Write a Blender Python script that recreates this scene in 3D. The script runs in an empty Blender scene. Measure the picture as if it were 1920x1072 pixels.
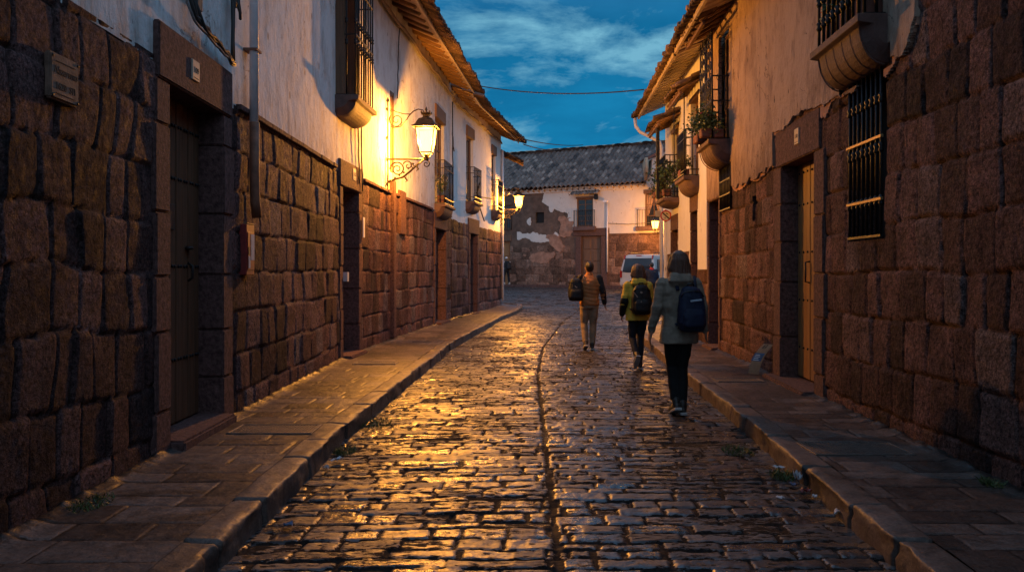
import bpy, bmesh, math, random
import numpy as np
from mathutils import Vector, Matrix

random.seed(11)
SC = bpy.context.scene
COL = SC.collection
F = 1450.0           # focal length in pixels of the 1920 px wide photograph
PI = math.pi
R = math.radians

# ------------------------------------------------------------------ objects
def put(o, parent=None):
    COL.objects.link(o)
    if parent is not None:
        o.parent = parent
    return o

def tag(o, label=None, cat=None, group=None, kind=None):
    if label: o['label'] = label
    if cat: o['category'] = cat
    if group: o['group'] = group
    if kind: o['kind'] = kind
    return o

def thing(name, label, cat, loc=(0, 0, 0), rz=0.0, group=None):
    o = bpy.data.objects.new(name, None)
    o.empty_display_size = 0.2
    o.location = loc
    o.rotation_euler = (0, 0, rz)
    put(o)
    return tag(o, label, cat, group)

def structure(o):
    o['kind'] = 'structure'
    return o

def copy_tree(o, parent=None):
    c = o.copy()
    COL.objects.link(c)
    if parent is not None:
        c.parent = parent
    for ch in list(o.children):
        copy_tree(ch, c)
    return c

def mesh_np(name, V, Q, mats, parent=None, smooth=True, tone=None, midx=None):
    """numpy vertices (n,3) and quads (m,4) -> one mesh object"""
    V = np.asarray(V, dtype=np.float32).reshape(-1, 3)
    Q = np.asarray(Q, dtype=np.int32).reshape(-1, 4)
    used = np.unique(Q)
    remap = np.zeros(len(V), dtype=np.int32)
    remap[used] = np.arange(len(used), dtype=np.int32)
    V = V[used]
    Q = remap[Q]
    me = bpy.data.meshes.new(name)
    me.vertices.add(len(V)); me.vertices.foreach_set('co', V.ravel())
    me.loops.add(Q.size); me.loops.foreach_set('vertex_index', Q.ravel())
    me.polygons.add(len(Q))
    me.polygons.foreach_set('loop_start', np.arange(0, Q.size, 4, dtype=np.int32))
    me.polygons.foreach_set('loop_total', np.full(len(Q), 4, dtype=np.int32))
    if midx is not None:
        me.polygons.foreach_set('material_index', np.asarray(midx, dtype=np.int32))
    me.polygons.foreach_set('use_smooth', np.full(len(Q), smooth, dtype=bool))
    if tone is not None:
        t = np.asarray(tone, dtype=np.float32)[used]
        if t.ndim == 1:
            t = np.stack([t, t, t], 1)
        c = np.ones((len(V), 4), dtype=np.float32); c[:, :3] = t
        at = me.attributes.new('tone', 'FLOAT_COLOR', 'POINT')
        at.data.foreach_set('color', c.ravel())
    me.update(calc_edges=True)
    me.validate()
    for m in (mats if isinstance(mats, (list, tuple)) else [mats]):
        me.materials.append(m)
    return put(bpy.data.objects.new(name, me), parent)

class MB:
    """collects boxes, tubes, lathes; build() links them as ONE mesh object. T maps local to parent space."""
    def __init__(s, T=None):
        s.v = []; s.f = []; s.m = []; s.sm = []; s.cur = 0; s.T = T
    def add(s, vs, fs, smooth=False):
        b = len(s.v)
        for p in vs:
            s.v.append(tuple(s.T(*p)) if s.T else tuple(p))
        for f in fs:
            s.f.append([b + i for i in f]); s.m.append(s.cur); s.sm.append(smooth)
        return s
    def box(s, x0, x1, y0, y1, z0, z1):
        vs = [(x, y, z) for z in (z0, z1) for y in (y0, y1) for x in (x0, x1)]
        return s.add(vs, [(0, 2, 3, 1), (4, 5, 7, 6), (0, 1, 5, 4), (2, 6, 7, 3), (0, 4, 6, 2), (1, 3, 7, 5)])
    def boxat(s, c, d, rot=(0, 0, 0)):
        """box of full sizes d at centre c, rotated by Euler rot"""
        M = Matrix.Translation(c) @ __import__('mathutils').Euler(rot).to_matrix().to_4x4()
        vs = [tuple(M @ Vector((x * d[0] / 2, y * d[1] / 2, z * d[2] / 2))) for z in (-1, 1) for y in (-1, 1) for x in (-1, 1)]
        return s.add(vs, [(0, 2, 3, 1), (4, 5, 7, 6), (0, 1, 5, 4), (2, 6, 7, 3), (0, 4, 6, 2), (1, 3, 7, 5)])
    def tube(s, pts, r, n=6, caps=True, flat=1.0):
        pts = [Vector(p) for p in pts]
        k = len(pts)
        rs = list(r) if isinstance(r, (list, tuple)) else [r] * k
        vs, fs = [], []
        up = None
        for i in range(k):
            t = (pts[min(i + 1, k - 1)] - pts[max(i - 1, 0)])
            if t.length < 1e-9: t = Vector((0, 0, 1))
            t.normalize()
            if up is None:
                up = Vector((0, 0, 1)) if abs(t.z) < 0.9 else Vector((1, 0, 0))
            a = t.cross(up)
            if a.length < 1e-6: a = t.cross(Vector((0, 1, 0)))
            a.normalize(); b = a.cross(t).normalized(); up = b
            for j in range(n):
                w = 2 * PI * j / n
                vs.append(tuple(pts[i] + a * (math.cos(w) * rs[i]) + b * (math.sin(w) * rs[i] * flat)))
        for i in range(k - 1):
            for j in range(n):
                j2 = (j + 1) % n
                fs.append((i * n + j, i * n + j2, (i + 1) * n + j2, (i + 1) * n + j))
        s.add(vs, fs, True)
        if caps:
            b = len(s.v) - len(vs)
            s.f.append([b + j for j in range(n)][::-1]); s.m.append(s.cur); s.sm.append(False)
            s.f.append([b + (k - 1) * n + j for j in range(n)]); s.m.append(s.cur); s.sm.append(False)
        return s
    def lathe(s, prof, c=(0, 0, 0), n=16, smooth=True):
        """prof: list of (radius, z)"""
        vs, fs = [], []
        for (r, z) in prof:
            for j in range(n):
                w = 2 * PI * j / n
                vs.append((c[0] + r * math.cos(w), c[1] + r * math.sin(w), c[2] + z))
        for i in range(len(prof) - 1):
            for j in range(n):
                j2 = (j + 1) % n
                fs.append((i * n + j, i * n + j2, (i + 1) * n + j2, (i + 1) * n + j))
        fs.append(tuple(range(n))[::-1]); fs.append(tuple((len(prof) - 1) * n + j for j in range(n)))
        return s.add(vs, fs, smooth)
    def blob(s, c, r, n=10, m=7, jit=0.0):
        vs, fs = [], []
        for i in range(m + 1):
            a = PI * i / m
            for j in range(n):
                w = 2 * PI * j / n
                q = 1 + jit * (random.random() - .5)
                vs.append((c[0] + r[0] * q * math.sin(a) * math.cos(w), c[1] + r[1] * q * math.sin(a) * math.sin(w), c[2] + r[2] * q * math.cos(a)))
        for i in range(m):
            for j in range(n):
                j2 = (j + 1) % n
                fs.append((i * n + j, (i + 1) * n + j, (i + 1) * n + j2, i * n + j2))
        return s.add(vs, fs, True)
    def prism(s, poly, a0, a1, axis=0):
        """polygon of 2D points extruded along an axis (0:x,1:y,2:z)"""
        n = len(poly)
        def P(p, a):
            return [(a, p[0], p[1]), (p[0], a, p[1]), (p[0], p[1], a)][axis]
        vs = [P(p, a0) for p in poly] + [P(p, a1) for p in poly]
        fs = [tuple(range(n))[::-1], tuple(range(n, 2 * n))] + [(i, (i + 1) % n, n + (i + 1) % n, n + i) for i in range(n)]
        return s.add(vs, fs)
    def build(s, name, mats, parent=None, bevel=0.0, seg=1, label=None):
        me = bpy.data.meshes.new(name)
        me.from_pydata(s.v, [], s.f)
        me.polygons.foreach_set('material_index', s.m)
        me.polygons.foreach_set('use_smooth', s.sm)
        for m in (mats if isinstance(mats, (list, tuple)) else [mats]):
            me.materials.append(m)
        bm = bmesh.new(); bm.from_mesh(me)
        bmesh.ops.recalc_face_normals(bm, faces=bm.faces)
        if bevel > 0:
            es = [e for e in bm.edges if len(e.link_faces) == 2 and e.calc_face_angle(0) > 0.5]
            bmesh.ops.bevel(bm, geom=es, offset=bevel, segments=seg, affect='EDGES', clamp_overlap=True)
        bm.to_mesh(me); bm.free()
        me.update()
        o = put(bpy.data.objects.new(name, me), parent)
        if label: o['label'] = label
        return o

# ------------------------------------------------------------------ noise
def _h(ix, iy, seed):
    v = np.sin(ix * 127.1 + iy * 311.7 + seed * 74.7) * 43758.5453
    return v - np.floor(v)

def vnoise(x, y, seed=0):
    x = np.asarray(x, dtype=np.float64); y = np.asarray(y, dtype=np.float64)
    ix = np.floor(x); iy = np.floor(y)
    fx = x - ix; fy = y - iy
    fx = fx * fx * (3 - 2 * fx); fy = fy * fy * (3 - 2 * fy)
    a = _h(ix, iy, seed); b = _h(ix + 1, iy, seed); c = _h(ix, iy + 1, seed); d = _h(ix + 1, iy + 1, seed)
    return (a + (b - a) * fx) * (1 - fy) + (c + (d - c) * fx) * fy - 0.5

def fbm(x, y, seed=0, o=4):
    t = 0; amp = 1.0
    for i in range(o):
        t = t + amp * vnoise(x * 2 ** i, y * 2 ** i, seed + i * 3.7)
        amp *= 0.5
    return t

# ------------------------------------------------------------------ the street plan (metres; camera at the origin looking along +Y)
def wl(y): return np.interp(y, [-9, 3.97, 7.36, 12.3, 15.4, 18.06, 24.0, 30.6], [-2.6, -2.63, -2.69, -2.71, -2.50, -2.24, -1.66, -0.42])
def wr(y): return 2.97 + 0.05 * np.asarray(y, dtype=float)
def xl(y): return np.interp(y, [-9, 3.87, 6.9, 15.5, 24.2, 29.0, 30.4, 31.2, 31.6], [-1.40, -1.49, -1.52, -1.18, -0.33, 0.33, 0.40, -0.6, -9.0])
def xr(y): return np.interp(y, [-9, 3.87, 7.77, 10.1, 15.0, 20.0, 21.0, 21.7, 22.0], [1.3, 1.97, 2.25, 2.36, 2.69, 3.0, 3.25, 4.6, 14.0])
def gz(y):
    y = np.asarray(y, dtype=float)
    t = np.clip((y - 27) / 13.0, 0, 1)
    return 0.55 * t * t * (3 - 2 * t) + 0.10 * np.clip((y - 40) / 7, 0, 1)
def seam(y): return np.interp(y, [-9, 3.87, 11.4, 15.5, 24, 30, 40], [0.3, 0.24, 0.38, 0.62, 1.60, 2.6, 4.6])
SW = 0.12   # height of the pavements over the road

def TL(u, o, z): return (float(wl(u)) + o, u, z)
def TR(u, o, z): return (float(wr(u)) - o, u, z)
def TLa(u, o, z): return np.stack([wl(u) + o, u, z], -1)
def TRa(u, o, z): return np.stack([wr(u) - o, u, z], -1)
# ------------------------------------------------------------------ materials
class NT:
    def __init__(s, name):
        m = bpy.data.materials.new(name); m.use_nodes = True
        s.m = m; s.n = m.node_tree.nodes; s.l = m.node_tree.links
        s.b = s.n['Principled BSDF']
        s.tc = s.n.new('ShaderNodeTexCoord')
    def node(s, t, **k):
        n = s.n.new(t)
        for a, v in k.items(): setattr(n, a, v)
        return n
    def noise(s, scale, detail=4, rough=.55, stretch=None, dist=0.0):
        n = s.node('ShaderNodeTexNoise')
        n.inputs['Scale'].default_value = scale; n.inputs['Detail'].default_value = detail
        n.inputs['Roughness'].default_value = rough; n.inputs['Distortion'].default_value = dist
        src = s.tc.outputs['Object']
        if stretch:
            mp = s.node('ShaderNodeMapping'); mp.inputs['Scale'].default_value = stretch
            s.l.new(src, mp.inputs['Vector']); src = mp.outputs['Vector']
        s.l.new(src, n.inputs['Vector'])
        return n.outputs['Fac']
    def voronoi(s, scale, feature='F1', stretch=None):
        n = s.node('ShaderNodeTexVoronoi', feature=feature); n.inputs['Scale'].default_value = scale
        src = s.tc.outputs['Object']
        if stretch:
            mp = s.node('ShaderNodeMapping'); mp.inputs['Scale'].default_value = stretch
            s.l.new(src, mp.inputs['Vector']); src = mp.outputs['Vector']
        s.l.new(src, n.inputs['Vector'])
        return n.outputs['Distance']
    def ramp(s, fac, stops):
        n = s.node('ShaderNodeValToRGB'); e = n.color_ramp.elements
        while len(e) < len(stops): e.new(0.5)
        for i, (p, c) in enumerate(stops):
            e[i].position = p
            e[i].color = (c[0], c[1], c[2], 1) if isinstance(c, (tuple, list)) else (c, c, c, 1)
        s.l.new(fac, n.inputs['Fac'])
        return n.outputs['Color']
    def mix(s, a, b, fac, mode='MIX'):
        n = s.node('ShaderNodeMix', data_type='RGBA', blend_type=mode)
        for i, v in ((0, fac), (6, a), (7, b)):
            if hasattr(v, 'node'): s.l.new(v, n.inputs[i])
            elif i == 0: n.inputs[0].default_value = v
            else: n.inputs[i].default_value = (v[0], v[1], v[2], 1)
        return n.outputs[2]
    def math(s, op, a, b=0.0):
        n = s.node('ShaderNodeMath', operation=op)
        for i, v in ((0, a), (1, b)):
            if hasattr(v, 'node'): s.l.new(v, n.inputs[i])
            else: n.inputs[i].default_value = v
        return n.outputs[0]
    def attr(s, name='tone'):
        n = s.node('ShaderNodeAttribute', attribute_name=name)
        sp = s.node('ShaderNodeSeparateColor'); s.l.new(n.outputs['Color'], sp.inputs['Color'])
        return sp.outputs
    def bump(s, h, strength=.5, dist=.01):
        n = s.node('ShaderNodeBump'); n.inputs['Strength'].default_value = strength; n.inputs['Distance'].default_value = dist
        s.l.new(h, n.inputs['Height'])
        if s.b.inputs['Normal'].is_linked:
            s.l.new(s.b.inputs['Normal'].links[0].from_socket, n.inputs['Normal'])
        s.l.new(n.outputs['Normal'], s.b.inputs['Normal'])
        return s
    def col(s, c):
        if hasattr(c, 'node'): s.l.new(c, s.b.inputs['Base Color'])
        else: s.b.inputs['Base Color'].default_value = (c[0], c[1], c[2], 1)
        return s
    def rough(s, r):
        if hasattr(r, 'node'): s.l.new(r, s.b.inputs['Roughness'])
        else: s.b.inputs['Roughness'].default_value = r
        return s
    def metal(s, v): s.b.inputs['Metallic'].default_value = v; return s
    def spec(s, v): s.b.inputs['Specular IOR Level'].default_value = v; return s

def simple(name, c, rough=.7, var=.25, scale=8, bump=0.0, bscale=60, metal=0.0, stretch=None, spec=.5):
    t = NT(name)
    n = t.noise(scale, 5, .6, stretch)
    lo = [x * (1 - var) for x in c]; hi = [min(1, x * (1 + var)) for x in c]
    t.col(t.ramp(n, [(.3, lo), (.7, hi)])).rough(rough).metal(metal).spec(spec)
    if bump: t.bump(t.noise(bscale, 4, .6, stretch), bump, .01)
    return t.m

def stone_mat(name, dark, red, grey, bumps=.8, spec=.10, rough=.82):
    t = NT(name); a = t.attr()
    base = t.ramp(a[0], [(0, dark), (.22, [x * .6 for x in red]), (.55, red), (.82, [x * 1.3 for x in red]), (1, grey)])
    n1 = t.noise(5, 6, .65); n2 = t.noise(34, 6, .75); n4 = t.noise(95, 3, .7)
    c = t.mix(base, t.ramp(n1, [(.3, .45), (.7, 1.25)]), 1.0, 'MULTIPLY')
    c = t.mix(c, t.ramp(n2, [(.36, .15), (.6, 1.6)]), .95, 'MULTIPLY')
    c = t.mix(c, t.ramp(n4, [(.36, .4), (.6, 1.3)]), .8, 'MULTIPLY')
    # dirt and mortar in the joints (a[1] is 0 at a joint)
    c = t.mix((.035, .024, .018), c, t.ramp(a[1], [(0.0, .15), (.35, 1.0)]))
    # lichen-pale dusty smears
    n3 = t.noise(2.2, 6, .7)
    c = t.mix(c, (.13, .095, .082), t.ramp(n3, [(.60, 0.0), (.74, .4)]))
    t.col(c).rough(t.ramp(t.noise(14, 4), [(.3, rough - .15), (.7, rough + .15)])).spec(spec)
    t.bump(t.noise(26, 6, .7), bumps, .022)
    t.bump(t.math('SUBTRACT', 1.0, t.ramp(t.voronoi(60), [(0, 1.0), (.28, 0.0)])), bumps * .5, .010)
    return t.m

M = {}
M['stone_left'] = stone_mat('andesite_red', (.034, .024, .026), (.130, .070, .066), (.145, .118, .122), 1.0)
M['stone_right'] = stone_mat('andesite_brown', (.040, .026, .026), (.126, .069, .062), (.148, .108, .102), 1.1)
M['stone_far'] = stone_mat('andesite_pale', (.12, .075, .055), (.22, .13, .095), (.27, .18, .14), .5)
M['dressed_left'] = simple('dressed_stone_red', (.112, .062, .057), .85, .55, 26, 1.0, 55, spec=.12)
M['dressed_right'] = simple('dressed_stone_brown', (.112, .066, .058), .85, .55, 26, 1.0, 55, spec=.12)
M['corbel'] = simple('corbel_stone', (.115, .066, .056), .75, .35, 7, .8, 50)

def plaster_mat(name, base, stain, bumps=.5, low=None, dirt=.5):
    t = NT(name)
    st = t.noise(2.2, 7, .68, (1, 1.2, .75))
    c = t.mix(base, stain, t.math('MULTIPLY', t.ramp(st, [(.48, 0.0), (.75, 1.0)]), dirt))
    # small chips and pits
    pit = t.ramp(t.voronoi(6.5, stretch=(1, 1, .38)), [(.10, 1.0), (.15, 0.0)])
    keep = t.ramp(t.noise(2.6, 4), [(.50, 0.0), (.56, 1.0)])
    pk = t.math('MULTIPLY', pit, keep)
    c = t.mix(c, [x * .28 for x in stain], pk)
    # hairline cracks
    cr = t.math('ABSOLUTE', t.math('SUBTRACT', t.noise(1.3, 5, .6, (1, 1, .8), .6), .5))
    ck = t.math('MULTIPLY', t.ramp(cr, [(.0, 1.0), (.007, 0.0)]), t.ramp(t.noise(.9, 2), [(.5, 0.0), (.56, 1.0)]))
    c = t.mix(c, [x * .4 for x in stain], t.math('MULTIPLY', ck, dirt))
    run = t.noise(4.0, 6, .66, (1, 1.9, .34))
    c = t.mix(c, stain, t.math('MULTIPLY', t.ramp(run, [(.58, 0.0), (.72, 1.0)]), dirt))
    # splashed dirt, thicker towards the stones below, in ragged runs
    sx = t.node('ShaderNodeSeparateXYZ'); t.l.new(t.tc.outputs['Object'], sx.inputs[0])
    low_ = t.math('MULTIPLY_ADD', sx.outputs['Z'], -.42) ; low_.node.inputs[2].default_value = 1.55
    gr = t.math('ADD', t.noise(4.5, 6, .7, (1, 2.0, .30)), low_)
    c = t.mix(c, [x * .8 for x in stain], t.math('MULTIPLY', t.ramp(gr, [(.62, 0.0), (.95, 1.0)]), dirt))
    sp_ = t.ramp(t.noise(34, 3, .6, (1, 1, .4)), [(.66, 0.0), (.72, 1.0)])
    c = t.mix(c, [x * .35 for x in stain], t.math('MULTIPLY', sp_, .75 * dirt))
    t.col(c).rough(.88).spec(.25)
    t.bump(t.noise(4, 6, .62, (1, 1.1, .8)), bumps, .06)
    t.bump(t.noise(20, 5, .65, (1, 1.3, .65)), bumps, .020)
    t.bump(t.noise(90, 3, .6), bumps * .6, .006)
    t.bump(t.math('SUBTRACT', 1.0, pk), .6, .012)
    return t.m
M['plaster_left'] = plaster_mat('whitewash_left', (.64, .645, .65), (.33, .25, .20), .6, dirt=.8)
M['plaster_white'] = plaster_mat('whitewash_clean', (.74, .74, .73), (.52, .47, .42), .35, dirt=.3)
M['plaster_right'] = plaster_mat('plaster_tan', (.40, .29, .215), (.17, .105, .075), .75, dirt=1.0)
M['plaster_far'] = plaster_mat('whitewash_far', (.66, .60, .55), (.45, .36, .29), .3, dirt=.3)
M['adobe'] = simple('adobe_render', (.13, .078, .055), .9, .4, 3, .8, 20)
M['clay_patch'] = simple('clay_render', (.34, .18, .12), .9, .35, 4, .6, 25)
M['inner'] = simple('inner_wall', (.22, .19, .16), .9, .2, 2)

def wood_mat(name, c, rough=.6, grain=(18, 18, 1.1), var=.45, spec=.4):
    t = NT(name)
    n = t.noise(1.6, 6, .7, grain)
    t.col(t.ramp(n, [(.25, [x * (1 - var) for x in c]), (.75, [x * (1 + var) for x in c])])).rough(rough).spec(spec)
    t.bump(n, .35, .012)
    return t.m
M['wood_dark'] = wood_mat('dark_door_wood', (.115, .055, .030), .75, spec=.2)
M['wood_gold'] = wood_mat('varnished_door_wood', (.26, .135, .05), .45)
M['wood_brown'] = wood_mat('brown_wood', (.14, .075, .042))
M['wood_old'] = wood_mat('weathered_board', (.16, .12, .09), .8)
M['wood_rafter'] = wood_mat('rafter_wood', (.17, .095, .05), .75, (3, 12, 12))
M['wood_orange'] = wood_mat('orange_door_wood', (.30, .13, .045), .6)
M['soffit_clay'] = simple('soffit_clay', (.42, .30, .2), .9, .25, 4, .4, 30)
M['soffit_white'] = simple('painted_boards', (.66, .57, .47), .75, .12, 4, .3, 30)
M['fascia'] = simple('fascia_paint', (.46, .37, .29), .7, .2, 3)
M['iron'] = simple('wrought_iron', (.022, .021, .022), .45, .4, 30, .3, 80, metal=.6)
M['iron_lamp'] = simple('lamp_iron', (.055, .04, .028), .5, .4, 30, .3, 80, metal=.5)
M['iron_lamplit'] = simple('bar_iron_pale', (.30, .19, .08), .5, .3, 20, .2, 60, metal=.3)  # pale iron with the golden lamplight put into its colour
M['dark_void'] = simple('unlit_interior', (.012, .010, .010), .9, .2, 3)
M['glass_dark'] = simple('dark_glass', (.02, .022, .026), .08, .2, 2)
M['curtain'] = simple('curtain_cloth', (.32, .2, .13), .9, .3, 10)
M['pipe_white'] = simple('pipe_paint', (.72, .7, .72), .5, .12, 6)
M['pipe_rust'] = simple('pipe_rust', (.19, .075, .042), .65, .4, 10, .3, 60)
M['cable'] = simple('black_cable', (.02, .019, .019), .6, .2, 20)
M['cable_grey'] = simple('grey_cable', (.16, .15, .15), .6, .2, 20)
M['red_box'] = simple('red_box_paint', (.20, .02, .018), .45, .25, 20)
M['paper'] = simple('paper_sheet', (.45, .43, .44), .8, .2, 20)
M['paper_white'] = simple('litter_paper', (.5, .5, .53), .8, .15, 30)
M['plaque'] = simple('plaque_stone', (.17, .10, .07), .8, .4, 14, .5, 60)
M['tile_sign'] = simple('ceramic_number', (.40, .31, .24), .5, .2, 20)
M['ink'] = simple('dark_ink', (.02, .018, .017), .8, .1, 20)
M['sign_white'] = simple('sign_white', (.66, .66, .66), .45, .06, 10)
M['sign_red'] = simple('sign_red', (.5, .03, .025), .45, .1, 10)
M['sign_grey'] = simple('sign_grey', (.4, .38, .36), .6, .1, 10)
M['blue_paint'] = simple('blue_paint', (.05, .10, .2), .6, .3, 20)
M['cardboard'] = simple('cardboard', (.36, .20, .11), .85, .2, 12)
M['soil_pot'] = simple('clay_pot', (.17, .065, .045), .8, .25, 12)

def leaf_mat(name, c):
    t = NT(name)
    oi = t.node('ShaderNodeObjectInfo')
    n = t.noise(9, 3)
    t.col(t.ramp(n, [(.3, [x * .55 for x in c]), (.7, [x * 1.5 for x in c])])).rough(.55)
    t.b.inputs['Transmission Weight'].default_value = 0.0
    return t.m
M['leaf'] = leaf_mat('leaf_green', (.07, .11, .03))
M['leaf_dark'] = leaf_mat('leaf_dark_green', (.04, .075, .025))
M['flower_red'] = simple('petal_red', (.35, .03, .03), .6, .3, 10)
M['flower_white'] = simple('petal_cream', (.55, .48, .36), .6, .3, 10)
M['weed'] = leaf_mat('weed_green', (.06, .085, .022))

def tile_mat(name, dark, mid, pale, rough=.8):
    t = NT(name); a = t.attr()
    c = t.ramp(a[0], [(0, dark), (.45, mid), (.8, mid), (1, pale)])
    c = t.mix(c, t.ramp(t.noise(9, 6, .7), [(.3, .45), (.7, 1.3)]), 1.0, 'MULTIPLY')
    t.col(c).rough(rough).spec(.3)
    t.bump(t.noise(40, 4), .5, .01)
    return t.m
M['tile_far'] = tile_mat('clay_tile_weathered', (.05, .039, .037), (.17, .122, .103), (.36, .26, .21))
M['tile_near'] = tile_mat('clay_tile_brown', (.05, .034, .028), (.13, .083, .062), (.26, .17, .13))

# wet setts, dry joints
def sett_mat():
    t = NT('wet_cobbles'); a = t.attr()
    c = t.ramp(a[0], [(0, (.015, .012, .012)), (.4, (.030, .023, .022)), (.8, (.048, .038, .037)), (1, (.085, .072, .070))])
    n1 = t.noise(20, 6, .72, (.55, 1.3, 1)); n2 = t.noise(85, 4, .7)
    c = t.mix(c, t.ramp(n1, [(.32, .45), (.68, 1.35)]), 1.0, 'MULTIPLY')
    c = t.mix(c, t.ramp(n2, [(.35, .55), (.65, 1.25)]), .8, 'MULTIPLY')
    # packed dirt: fills the joints, laps over the edges and lies in ragged streaks on the tops
    rag = t.noise(26, 7, .74, (.45, 1.35, 1), .4)
    broad = t.noise(1.1, 4, .6)
    lap = t.math('ADD', t.math('MULTIPLY', a[1], .72), t.math('MULTIPLY', t.math('SUBTRACT', rag, .5), 3.3))
    lap = t.math('ADD', lap, t.math('MULTIPLY', t.math('SUBTRACT', broad, .5), 1.5))
    stone = t.ramp(lap, [(.40, 0.0), (.54, 1.0)])
    dirt = t.ramp(t.noise(55, 3, .7), [(.35, (.010, .007, .006)), (.65, (.028, .018, .014))])
    c = t.mix(dirt, c, stone)
    t.col(c)
    fine = t.noise(34, 6, .7, (.7, 1.2, 1))
    r = t.math('ADD', t.math('MULTIPLY', t.ramp(fine, [(.32, 0.0), (.68, 1.0)]), .22), t.math('MULTIPLY', t.ramp(broad, [(.35, 1.0), (.68, 0.0)]), .12))
    r = t.math('ADD', r, t.math('ADD', .10, t.math('MULTIPLY', t.math('POWER', a[2], 1.6), .34)))
    r = t.math('ADD', r, t.math('MULTIPLY', t.math('SUBTRACT', 1.0, stone), .45))
    t.rough(r)
    t.l.new(t.ramp(stone, [(0, .12), (1, 1.0)]), t.b.inputs['Specular IOR Level'])
    t.bump(t.noise(15, 4, .6), .30, .014)
    t.bump(t.noise(60, 4, .65), .45, .005)
    t.bump(stone, .55, .006)
    return t.m
M['setts'] = sett_mat()

def flag_mat(name, c0, c1, c2, rough=.42, spec=.5):
    t = NT(name); a = t.attr()
    c = t.ramp(a[0], [(0, c0), (.5, c1), (1, c2)])
    c = t.mix(c, t.ramp(t.noise(7, 6, .7), [(.3, .55), (.7, 1.25)]), 1.0, 'MULTIPLY')
    blot = t.noise(1.5, 6, .68, (1.0, 1.0, 1.0), .6)
    c = t.mix(c, (.014, .011, .010), t.ramp(blot, [(.53, 0.0), (.64, .85)]))     # oil and damp blotches
    jn = t.math('ADD', a[1], t.math('MULTIPLY', t.math('SUBTRACT', t.noise(30, 5, .7), .5), .9))
    c = t.mix((.016, .011, .009), c, t.ramp(jn, [(.3, 0.0), (.6, 1.0)]))
    c = t.mix(c, t.ramp(t.noise(60, 4, .72), [(.35, .5), (.65, 1.3)]), .8, 'MULTIPLY')
    t.col(c).rough(t.ramp(t.noise(18, 5, .7), [(.3, rough - .14), (.7, rough + .16)])).spec(spec)
    t.bump(t.noise(13, 6, .65), .5, .014)
    t.bump(t.noise(70, 3, .6), .4, .005)
    return t.m
M['flags'] = flag_mat('pavement_flags', (.044, .031, .027), (.090, .062, .052), (.145, .112, .10))
M['kerb'] = flag_mat('kerb_stone', (.075, .05, .04), (.11, .074, .06), (.14, .10, .085), .55)
M['dirt'] = simple('street_dirt', (.05, .036, .028), .9, .4, 6, .8, 40)

def cloth_mat(name, c, rough=.85, var=.2, scale=14, bump=.3):
    t = NT(name)
    n = t.noise(scale, 4, .6)
    t.col(t.ramp(n, [(.3, [x * (1 - var) for x in c]), (.7, [x * (1 + var) for x in c])])).rough(rough).spec(.25)
    t.bump(t.noise(9, 4, .6, (1, 1, .6)), bump, .03)
    t.bump(t.noise(160, 2, .5), .2, .003)
    return t.m
M['skin'] = simple('skin', (.36, .19, .13), .55, .08, 12)
M['hair_brown'] = simple('hair_brown', (.11, .05, .03), .6, .4, 60, .6, 90, stretch=(1, 1, .15))
M['hair_black'] = simple('hair_black', (.014, .011, .010), .55, .4, 60, .6, 90, stretch=(1, 1, .15))
M['sage_coat'] = cloth_mat('sage_coat_cloth', (.23, .185, .14), bump=.6)
M['yellow_coat'] = cloth_mat('olive_yellow_cloth', (.64, .42, .055), bump=.5)
M['brown_puffer'] = cloth_mat('brown_puffer_cloth', (.36, .15, .05), .55)
M['navy'] = cloth_mat('navy_cloth', (.018, .024, .045))
M['black_cloth'] = cloth_mat('black_cloth', (.011, .011, .012), .8)
M['dark_cloth'] = cloth_mat('charcoal_cloth', (.02, .02, .023), .75)
M['denim'] = cloth_mat('dark_denim', (.016, .019, .028))
M['khaki'] = cloth_mat('khaki_cloth', (.26, .19, .125))
M['pack_navy'] = cloth_mat('navy_pack_cloth', (.012, .018, .042), .6)
M['pack_black'] = cloth_mat('black_pack_cloth', (.012, .012, .013), .55)
M['red_cloth'] = cloth_mat('red_scarf_cloth', (.45, .03, .03))
M['pale_cloth'] = cloth_mat('pale_sleeve_cloth', (.42, .38, .38))
M['white_cloth'] = cloth_mat('white_cap_cloth', (.6, .6, .6))
M['leather'] = simple('shoe_leather', (.03, .022, .018), .5, .3, 20)
M['rubber_white'] = simple('shoe_sole', (.4, .38, .36), .7, .15, 20)
M['strip'] = simple('reflective_strip', (.35, .42, .5), .4, .1, 20)
M['car_white'] = simple('car_paint', (.47, .45, .43), .22, .05, 2, metal=0.0)
M['car_black'] = simple('black_plastic', (.015, .015, .016), .5, .2, 20)
M['tyre'] = simple('tyre_rubber', (.015, .015, .015), .85, .2, 30)
M['rim'] = simple('wheel_alloy', (.35, .35, .36), .35, .1, 10, metal=.7)
M['tail_red'] = simple('tail_lens', (.35, .012, .01), .2, .1, 10)
M['grate'] = simple('cast_iron_grate', (.11, .09, .08), .55, .35, 18, .5, 60, metal=.2)
M['ground'] = simple('bare_ground', (.06, .048, .038), .9, .3, 1)

def lamp_glass(name, col, strength):
    m = bpy.data.materials.new(name); m.use_nodes = True
    n = m.node_tree.nodes; l = m.node_tree.links; n.clear()
    out = n.new('ShaderNodeOutputMaterial'); add = n.new('ShaderNodeAddShader')
    e = n.new('ShaderNodeEmission'); e.inputs['Color'].default_value = (*col, 1); e.inputs['Strength'].default_value = strength
    t = n.new('ShaderNodeBsdfTransparent'); t.inputs['Color'].default_value = (.9, .86, .78, 1)
    l.new(e.outputs[0], add.inputs[0]); l.new(t.outputs[0], add.inputs[1]); l.new(add.outputs[0], out.inputs['Surface'])
    return m
LAMP_COL = (1.0, .39, .052)
M['lamp_glass'] = lamp_glass('lit_lamp_glass', (1.0, .58, .15), 2.6)
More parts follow.
